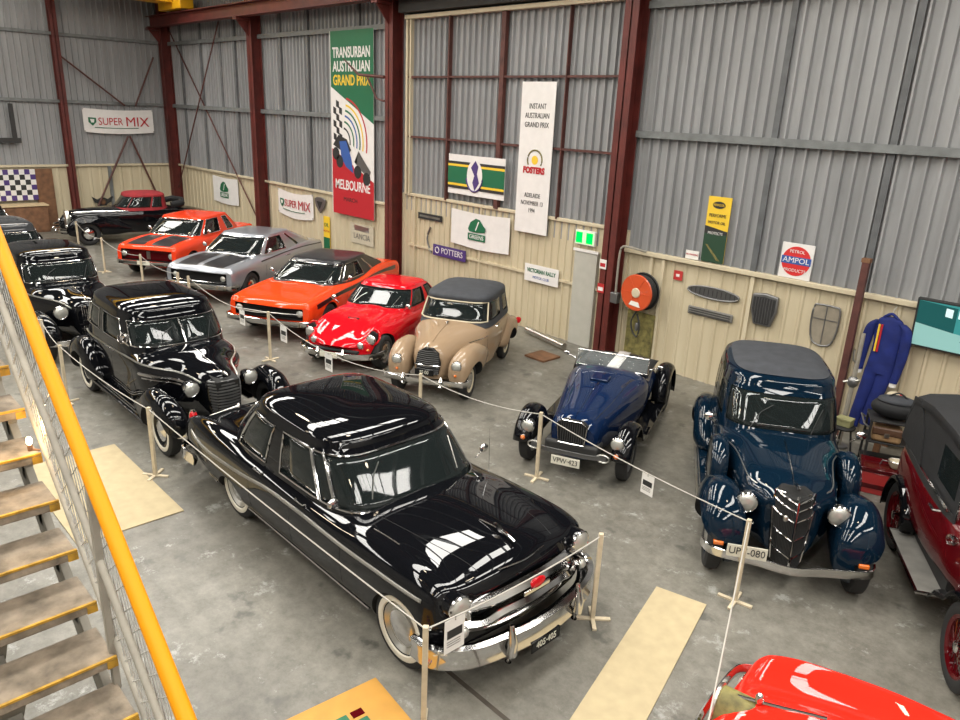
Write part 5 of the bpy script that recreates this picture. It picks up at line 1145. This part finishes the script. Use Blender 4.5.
# black mark on the end wall, wall emblem
t = thing('wall_bracket', 'black angular bracket high on the end wall at the left edge', 'bracket', (XB+.25, 6.3, 2.9)); MB().box(-.03, .03, -1.0, .28, 0, .16).build('arm', 'bblack', t); MB().box(-.03, .03, 0.05, .18, .16, 1.24).build('upright', 'bblack', t)
t = thing('emblem', 'dark winged emblem on the end wall above the bonnet of the black tourer', 'emblem', (XB+.18, 8.92, .80), 90); MB().prism([(-.36, .25), (-.28, .05), (-.15, -.02), (-.06, -.18), (.06, -.18), (.15, -.02), (.28, .05), (.36, .25), (.18, .14), (.06, .20), (-.06, .20), (-.18, .14)], -.03, .03).build('wings', 'bblack', t); MB().sphere((0, -.03, .05), (.09, .04, .10)).build('boss', 'brown', t)
# mascot shapes between banners
t = thing('radiator_badge', 'grey shield shaped radiator shell on the wall left of the race banner', 'emblem', (-19.0, YW-.064, 1.75)); MB().prism([(-.28, .16), (-.15, .22), (.15, .22), (.28, .16), (.22, -.05), (0, -.24), (-.22, -.05)], -.05, 0).build('shell', 'steel', t, bevel=.01); MB().prism([(-.15, .10), (.15, .10), (0, -.12)], -.06, -.05).build('core', 'bblack', t)
t = thing('sign', 'narrow upright yellow and green oil sign behind the orange coupe', 'sign', (-18.72, YW-.064, .5)); MB().box(-.16, .16, -.01, .01, 0, .95).build('board', 'byellow', t); MB().box(-.16, .16, -.014, -.010, 0, .34).build('lower_field', 'green', t); text('OIL', .16, 'green', t, (0, -.014, .70)); text('MOTOR', .09, 'bred', t, (0, -.014, .52))
t = thing('sign', 'faded grey lettered sign below the race banner', 'sign', (-16.95, YW-.064, .9)); MB().box(-.55, .55, -.006, .006, 0, .55).build('board', mat('faded sign', (.47, .42, .32), .6, noise=.08), t); text('LANCIA', .22, 'steel', t, (0, -.009, .20)); MB().box(-.35, .35, -.009, -.007, .36, .50).build('picture', 'dullchrome', t)
t = thing('sign', 'small dark sign plate in the left end of the door bay', 'sign', (-14.0, YW-.103, 1.95)); MB().box(-.45, .45, -.01, .01, 0, .15).build('board', 'bblack', t, bevel=.004); MB().box(-.38, .38, -.014, -.01, .05, .10).build('name_strip', 'dullchrome', t)
t = tag(MB().tube(catmull([(-13.98, YS, 1.78), (-14.08, YW-.103, 1.55), (-14.05, YW-.103, 1.35), (-13.92, YS, 1.15)], 5), .025, 6).build('blade_ornament', 'steel'), 'curved grey blade shape on the wall above left of the purple board', 'ornament')
# exit light and white door beside the column
t = thing('exit_light', 'lit green running man exit light left of the big column', 'exit sign', (-9.15, YW-.103, 2.08)); MB().box(-.25, .25, -.04, .03, 0, .29).build('housing', 'white', t, bevel=.01); MB().box(-.23, .23, -.045, -.04, .02, .27).build('lit_face', 'exit_w', t)
for cx in (-.14, .12):
    MB().box(cx-.08, cx+.08, -.05, -.045, .04, .25).build('green_field', 'exit_g', t)
o = MB().box(-9.37, -8.80, YS-.05, YS+.05, 0, 1.95).build('door_1', 'door', bevel=.01); tag(o, kind='structure')
MB().box(-9.40, -8.77, YS-.07, YS-.03, 1.95, 2.0).build('door_frame', 'white', o); MB().sphere((-9.30, YW-.103, .95), .035).build('door_handle', 'dullchrome', o)
# labels on the big column and conduit
for z, m, l in ((1.85, 'paper', 'small red and white notice, upper one on the big column face'), (1.38, 'red_plastic', 'small red notice, lower one on the big column face')):
    t = thing('notice', l, 'sign', (-8.44, YW-.425, z)); MB().box(-.08, .08, -.004, .004, -.09, .09).build('card', m, t); MB().box(-.06, .06, -.007, -.004, -.05, .02).build('print', 'bred' if m == 'paper' else 'white', t)
t = thing('switch_box', 'grey switch box with bent conduit on the right flank of the big column', 'switch', (-8.12, YW-.35, 1.25)); MB().box(-.08, .08, -.08, .04, -.1, .1).build('box', 'steel', t, bevel=.01); MB().tube(catmull([(0, -.02, .1), (.0, -.02, .8), (.05, -.02, .98), (.2, .0, 1.0), (.5, .1, .95)], 5), .022, 8).build('conduit', 'stringer', t)
# hose reel
t = thing('hose_reel', 'orange-red fire hose reel on the wall right of the big column', 'hose reel', (-7.62, YS-.18, 1.45))
MB().lathe([(.0005, -.16), (.33, -.16), (.345, -.14), (.33, -.12), (.0005, -.12)], (0, 0, 0), 'y', 40).build('front_disc', 'hose', t)
MB().lathe([(.345, .06), (.36, .08), (.345, .10), (.0005, .10)], (0, 0, 0), 'y', 40).build('rear_disc', 'bblack', t)
hc = MB()
for q in range(4): hc.lathe([(.30+.02*math.cos(a), -.09+.045*q+.022*math.sin(a)) for a in [2*PI*k/8 for k in range(9)]], (0, 0, 0), 'y', 40)
hc.lathe([(.29, -.12), (.29, .08)], (0, 0, 0), 'y', 40); hc.build('coiled_hose', 'bblack', t)
MB().lathe([(.0005, -.185), (.08, -.18), (.095, -.16)], (0, 0, 0), 'y', 24).build('hub', 'cream', t)
for a in (0, 60, 120): MB().box(-.31, .31, -.168, -.158, -.006, .006, rot=Matrix.Rotation(math.radians(a), 3, 'Y'), c=(0, -.16, 0)).build('disc_rib', 'hose', t)
MB().prism([(-.13, -.24), (.12, -.26), (.08, -.17), (-.08, -.16)], -.168, -.160).build('label', 'paper', t)
MB().tube(catmull([(.02, -.02, -.30), (-.10, -.05, -.55), (-.06, -.06, -.75), (.06, -.06, -.85), (.08, -.05, -.62), (.0, -.04, -.42)], 6), .016, 8).build('hose_loop', 'bblack', t)
MB().lathe([(.015, -.12), (.03, -.1), (.035, .0), (.02, .04)], (.04, -.07, -.62), 'z', 12).build('nozzle', 'steel', t)
MB().box(-.05, .05, .1, .17, -.3, .1).build('wall_arm', 'bblack', t)
tag(MB().box(-7.95, -7.35, YS-.04, YS, .18, 1.02).build('stained_backboard', 'grass'), 'mottled olive board on the wall below the hose reel', 'board')
# oil banner, small notices, round petrol sign
t = thing('banner', 'upright yellow and green oil banner on the upper sheeting of the right wall', 'banner', (-6.60, YW-.07, 2.20)); MB().box(0, .43, -.006, .006, 0, 1.12).build('cloth', 'byellow', t)
MB().box(0, .43, -.010, -.006, 0, .50).build('green_field', mat('deep bottle green', (.015, .05, .025), .5), t); MB().prism([(0, .62), (.43, .55), (.43, .49), (0, .49)], -.012, -.006).build('black_field', 'bblack', t)
flat(t, circ(.21, .98, .12, 24, rz=.06), 'bblack', -.009, 'oval_mark'); text('PENNZOIL', .055, 'byellow', t, (.21, -.014, .98), sx=.8); text('PERFORMS', .08, 'bblack', t, (.21, -.012, .80), sx=.85); text('MOTOR OIL', .07, 'bblack', t, (.21, -.012, .68), sx=.85); text('PROTECTS', .065, 'white', t, (.21, -.015, .50), sx=.9); MB().prism([(.05, .30), (.09, .30), (.36, .04), (.30, .04)], -.014, -.010).build('diagonal_mark', 'grass', t)
t = thing('notice', 'small white notice with red print above the dado rail beside the oil banner', 'sign', (-6.78, YW-.07, 2.19)); MB().box(-.13, .13, -.004, .004, 0, .15).build('card', 'paper', t); text('NO SMOKING', .045, 'bred', t, (0, -.006, .08), sx=.85)
t = thing('notice', 'small red square label on the cream sheeting right of the hose reel', 'sign', (-7.0, YS+.02, 1.77)); MB().box(-.09, .09, -.004, .004, 0, .17).build('card', 'red_plastic', t); MB().box(-.04, .03, -.007, -.004, .06, .11).build('print', 'white', t)
t = thing('sign', 'white sign with a red disc and blue bar standing on the dado rail', 'sign', (-5.18, YW-.075, 2.185)); MB().box(0, .52, -.012, .012, 0, .56).build('board', 'white', t, bevel=.003); flat(t, circ(.26, .28, .235, 36), mat('enamel red', (.60, .03, .03), .35), -.014, 'red_disc', .003)
flat(t, [(-.0+.02, .23), (.50, .23), (.50, .35), (.02, .35)], 'bblue', -.018, 'blue_bar'); text('AMPOL', .12, 'white', t, (.26, -.022, .29), sx=1.1); text('PRODUCTS', .07, 'white', t, (.26, -.020, .13)); text('PETROL', .07, 'white', t, (.26, -.020, .43))
# grilles displayed on the dado
def ring(t, pts, r, name, m): return MB().tube([(p[0], 0, p[1]) for p in pts], r, 8, closed=True).build(name, m, t)
t = thing('car_grille', 'long oval chromed grille, upper of two on the right wall', 'car grille', (-6.28, YW-.064, 1.66)); t.rotation_euler.y = math.radians(0)
ring(t, circ(0, 0, .50, 36, rz=.10), .016, 'frame', 'steel'); MB().prism(circ(0, 0, .49, 30, rz=.09), -.004, .004).build('mesh_back', 'mesh_grille', t)
for k_ in range(11): MB().box(-.42+.084*k_-.004, -.42+.084*k_+.004, -.012, -.004, -.055, .055).build('bar', 'bblack', t)
t = thing('car_grille', 'plain slatted grille bar, lower of two on the right wall', 'car grille', (-6.28, YW-.064, 1.29)); MB().box(-.44, .44, -.02, .02, -.075, .075).build('frame', 'rubber_mat', t, bevel=.02)
for k_ in range(3): MB().box(-.40, .40, -.026, -.02, -.05+.04*k_, -.035+.04*k_).build('slat', 'bblack', t)
t = thing('car_grille', 'black shield shaped grille with vertical slats on the right wall', 'car grille', (-5.31, YW-.064, 1.58)); MB().prism([(-.22, .25), (0, .28), (.22, .25), (.23, 0), (.15, -.27), (-.15, -.27), (-.23, 0)], -.05, .02).build('frame', 'steel', t, bevel=.02)
MB().prism([(-.19, .20), (0, .22), (.19, .20), (.195, 0), (.12, -.24), (-.12, -.24), (-.195, 0)], -.056, -.05).build('core', 'bblack', t)
for k_ in range(7): MB().box(-.14+.047*k_-.004, -.14+.047*k_+.004, -.064, -.056, -.22, .20).build('slat', 'steel', t)
t = thing('car_grille', 'rounded wire mesh grille with centre bar, rightmost on the right wall', 'car grille', (-4.31, YW-.064, 1.55)); pts = [(-.20, .27), (-.12, .31), (.12, .31), (.20, .27), (.21, .0), (.17, -.24), (.08, -.33), (-.08, -.33), (-.17, -.24), (-.21, 0)]
ring(t, [tuple((v.x, v.y)) for v in catmull([(a, b_, 0) for a, b_ in pts], 4, True)], .016, 'frame', 'steel')
MB().prism(pts, -.003, .003).build('mesh_back', mat('khaki mesh', (.24, .21, .16), .6, noise=.2), t); MB().box(-.006, .006, -.014, .0, -.31, .30).box(-.19, .19, -.014, 0, .08, .09).build('cross_bar', 'steel', t)
# television
t = thing('television', 'wall television showing a teal street picture at the right edge', 'television', (-2.42, YS-.10, 1.93)); t.rotation_euler = (math.radians(6), 0, 0)
MB().box(-.62, .62, -.02, .05, -.36, .36).build('bezel', 'bblack', t, bevel=.008)
def scr(name, c, e=.9): return mat(name, c, .2, emis=c, estr=e)
S1 = scr('screen teal', (.03, .17, .17)); S2 = scr('screen pale', (.17, .32, .30)); S3 = scr('screen dark', (.01, .06, .06)); S4 = scr('screen light', (.45, .60, .60))
MB().box(-.59, .59, -.024, -.02, -.33, .33).build('screen', S1, t)
MB().prism([(-.59, -.33), (.59, -.33), (.59, -.12), (-.1, -.06), (-.59, .0)], -.027, -.024).build('picture_road', S2, t); MB().prism([(-.59, .0), (-.1, -.06), (-.1, .30), (-.59, .33)], -.026, -.024).build('picture_trees', S3, t)
for x, w_ in ((-.24, .09), (-.08, .14), (.12, .12)): MB().prism([(x, .16), (x+w_, .15), (x+w_, .27), (x, .28)], -.028, -.024).build('picture_cloud', S4, t)
MB().prism([(.0, -.16), (.08, -.06), (.3, -.05), (.45, -.16), (.4, -.22), (.05, -.22)], -.030, -.024).build('picture_car', S3, t)
MB().prism([(.05, -.04), (.15, -.04), (.18, .12), (.12, .12)], -.028, -.024).build('picture_wall', S4, t)
MB().box(-.1, .1, .05, .14, -.1, .1).build('wall_mount', 'steel', t)
# racing overalls
t = thing('racing_overall', 'blue racing overalls hanging on the wall left of the television', 'overalls', (-3.33, YS-.10, 0))
def cloth_tube(pts, radii, name, fl=.5):
    rows = []
    P_ = catmull(pts, 5); R_ = catmull([(a, b_, 0) for a, b_ in radii], 5)
    for p, r in zip(P_, R_): rows.append([(p.x+r.x*math.cos(a), p.y+r.y*math.sin(a)+.006*math.sin(3*a+p.z*20), p.z) for a in [2*PI*k/16 for k in range(16)]])
    return MB().grid(rows, True, 0, True, True).build(name, 'suit', t)
cloth_tube([(0, 0, 1.92), (0, 0, 1.86), (0, 0, 1.72), (.0, 0, 1.45), (-.01, 0, 1.20), (-.02, 0, 1.05)], [(.08, .04), (.17, .06), (.20, .07), (.18, .07), (.19, .07), (.20, .07)], 'torso')
cloth_tube([(-.16, 0, 1.84), (-.25, 0, 1.72), (-.29, 0, 1.40), (-.30, 0, 1.05)], [(.06, .05), (.075, .055), (.07, .05), (.055, .04)], 'sleeve')
cloth_tube([(.16, 0, 1.84), (.24, 0, 1.72), (.25, 0, 1.35), (.21, 0, .95)], [(.06, .05), (.075, .055), (.07, .05), (.055, .04)], 'sleeve')
cloth_tube([(-.10, 0, 1.12), (-.14, 0, .8), (-.20, 0, .35), (-.22, .0, .12)], [(.11, .06), (.10, .06), (.085, .055), (.08, .05)], 'leg')
cloth_tube([(.07, 0, 1.12), (.04, 0, .8), (-.02, 0, .45), (-.05, 0, .2)], [(.11, .06), (.10, .06), (.09, .055), (.08, .05)], 'leg')
for x, z in ((-.30, 1.02), (.21, .92)): MB().lathe([(.0005, -.03), (.05, -.03), (.05, .02), (.0005, .02)], (x, 0, z), 'z', 12).build('cuff', 'paper', t)
for x, m in ((-.12, 'byellow'), (-.085, 'bred')): MB().box(x-.013, x+.013, -.078, -.068, 1.38, 1.80).build('chest_stripe', m, t)
MB().tube(catmull([(-.10, -.02, 1.90), (0, -.03, 1.97), (.10, -.02, 1.90)], 5), .022, 8).build('collar', 'suit', t)
MB().tube(catmull([(0, 0, 1.95), (0, .02, 2.02), (.02, .05, 2.08)], 4), .006, 6).build('hanger_hook', 'dullchrome', t)
# standing poles left of the overalls
t = thing('jack_post', 'tall dark brown steel post standing by the wall left of the overalls', 'post', (-3.76, 11.42, 0)); MB().box(-.05, .05, -.04, .04, .02, 2.70).build('shaft', 'rust2', t, bevel=.004); MB().box(-.13, .13, -.13, .13, 0, .02).build('foot_plate', 'rust2', t); MB().box(-.06, .06, -.05, .05, 2.68, 2.74).build('cap', 'brown', t)
t = thing('axle', 'old car axle with chrome knuckle leaning upright beside the brown post', 'axle', (-3.46, 10.95, 0)); MB().tube([(0, 0, .02), (0, .03, 1.0), (-.0, .05, 1.75)], [.03, .035, .028], 10).build('tube', 'stringer', t); MB().sphere((0, .03, 1.02), (.08, .07, .09)).build('knuckle', 'steel', t); MB().tube([(-.12, 0, 1.0), (.10, 0, 1.08)], .02, 8).build('spindle', 'dullchrome', t); MB().lathe([(.0005, 0), (.12, 0), (.12, .03), (.0005, .03)], (0, 0, 0), 'z', 20).build('hub_flange', 'steel', t); MB().tube([(0, .04, 1.3), (-.05, .0, 1.35), (-.06, .0, 1.5)], .018, 6).build('steering_arm', 'dullchrome', t)
# trolley with bags, red tool chest, bench
t = thing('trolley', 'black steel workshop trolley between dark blue sedan and maroon tourer', 'trolley', (-2.72, 10.55, 0), 25)
for x in (-.28, .28):
    for y in (-.2, .2): MB().box(x-.015, x+.015, y-.015, y+.015, .08, .82).build('leg', 'bblack', t); MB().lathe([(.0005, -.015), (.04, -.015), (.04, .015), (.0005, .015)], (x, y, .04), 'y', 14).build('castor', 'tyre', t)
for z in (.18, .50, .80): MB().box(-.3, .3, -.22, .22, z-.012, z+.012).build('shelf', 'bblack', t, bevel=.004)
MB().tube([(-.3, -.2, .7), (-.36, -.2, .74), (-.36, .2, .74), (-.3, .2, .7)], .012, 6).build('handle', 'steel', t)
def bag(name, l, m, loc, s, rz=0):
    o = MB().sphere((0, 0, 0), s, 20, 12).build(name, m); o.location = loc; o.rotation_euler.z = rz
    tag(o, l, 'bag'); return o
t = thing('bag', 'black padded bag on top of the black trolley', 'bag', (-2.72, 10.53, .812), 20); MB().sphere((0, 0, .15), (.30, .19, .15), 24, 14).build('body', 'soft_black', t); MB().sphere((0, -.02, .26), (.24, .15, .07), 20, 10).build('flap', 'soft_grey', t); MB().tube(catmull([(-.15, -.05, .28), (0, -.05, .38), (.15, -.05, .28)], 5), .012, 6).build('strap', 'soft_black', t)
t = thing('bag', 'tan leather pouch on the middle shelf of the black trolley', 'bag', (-2.74, 10.46, .512), 20); MB().box(-.18, .18, -.14, .12, 0, .20).build('body', 'tan', t, bevel=.04, seg=3); MB().box(-.185, .185, -.15, -.10, .10, .21).build('flap', 'leather', t, bevel=.02); MB().box(-.03, .03, -.155, -.148, .08, .14).build('buckle', 'dullchrome', t)
t = thing('tool_chest', 'red steel tool chest on the floor right of the dark blue sedan', 'tool chest', (-2.50, 9.98, 0), 20); MB().box(-.32, .32, -.2, .2, 0, .30).build('body', 'red_plastic', t, bevel=.01); MB().box(-.33, .33, -.21, .21, .30, .36).build('lid', 'maroon', t, bevel=.01); MB().box(-.28, .28, -.207, -.2, .08, .14).build('drawer', 'maroon', t); MB().tube([(-.1, 0, .36), (-.08, 0, .42), (.08, 0, .42), (.1, 0, .36)], .01, 6).build('handle', 'steel', t)
t = thing('lamp_shell', 'pale tan round headlamp shell on the red tool chest', 'lamp shell', (-2.42, 9.96, .362)); MB().lathe([(.0005, 0), (.05, .005), (.085, .06), (.09, .10), (.08, .10), (.04, .03)], (0, 0, 0), 'z', 24).build('shell', 'cream', t); MB().lathe([(.086, .09), (.097, .105), (.085, .115)], (0, 0, 0), 'z', 24).build('rim', 'dullchrome', t)
t = thing('box', 'khaki tin box on a stool beside the axle', 'box', (-3.30, 10.50, .52)); MB().box(-.10, .10, -.08, .08, 0, .10).build('body', 'khaki', t, bevel=.008); MB().box(-.105, .105, -.085, .085, .08, .115).build('lid', 'khaki', t, bevel=.006)
t = thing('stool', 'dark round stool under the khaki tin', 'stool', (-3.30, 10.50, 0)); MB().lathe([(.0005, .48), (.15, .48), (.16, .50), (.15, .52), (.0005, .52)], (0, 0, 0), 'z', 20).build('seat', 'bblack', t)
for a in range(3): MB().tube([(.10*math.cos(a*2.1), .10*math.sin(a*2.1), .48), (.18*math.cos(a*2.1), .18*math.sin(a*2.1), .0)], .014, 6).build('leg', 'bblack', t)
t = thing('work_bench', 'low timber bench against the wall under the television', 'bench', (-2.1, 11.35, 0)); MB().box(-1.0, .48, -.28, .28, .66, .72).build('top', 'brown', t, bevel=.006)
for x in (-.9, .38):
    for y in (-.2, .2): MB().box(x-.04, x+.04, y-.04, y+.04, 0, .66).build('leg', 'brown', t)
t = thing('helmet', 'red and cream crash helmet on the bench, leftmost item', 'helmet', (-2.92, 11.20, .72)); MB().sphere((0, 0, .12), (.14, .16, .13), 24, 14).build('shell', 'red_plastic', t); MB().box(-.10, .10, -.168, -.12, .08, .15).build('visor', 'bblack', t, bevel=.01); MB().sphere((-.02, -.02, .20), (.10, .11, .055)).build('crown_band', 'cream', t)
t = thing('box', 'red and white parts box lying on the bench', 'box', (-2.60, 11.18, .72), 8); MB().box(-.14, .14, -.08, .08, 0, .09).build('body', 'red_plastic', t, bevel=.004); MB().box(-.14, .14, -.083, -.08, .0, .035).build('label', 'paper', t)
t = thing('cap', 'dark brown cap on the bench beside the blue gloves', 'cap', (-2.56, 11.46, .72)); MB().sphere((0, 0, .10), (.13, .13, .09)).build('crown', 'leather', t); MB().prism(circ(0, -.12, .10, 16, 180, 360), .06, .075, 'xy').build('peak', 'leather', t)
t = thing('gloves', 'pair of blue driving gloves on the bench', 'gloves', (-2.28, 11.20, .72), -15)
gl_ = MB().sphere((0, 0, .10), (.12, .09, .10)).build('palm', 'bblue', t); MB().lathe([(.06, -.12), (.075, 0), (.07, .02)], (0, .0, .10), 'x', 16).build('cuff', 'bblack', t)
for q in range(4): MB().tube([(.06, -.06+.04*q, .12), (.15, -.07+.045*q, .15), (.19, -.07+.045*q, .10)], [.022, .02, .015], 8).build('finger', 'bblue', t)
MB().tube([(0, -.08, .1), (.06, -.14, .12)], [.025, .018], 8).build('thumb', 'bblue', t)
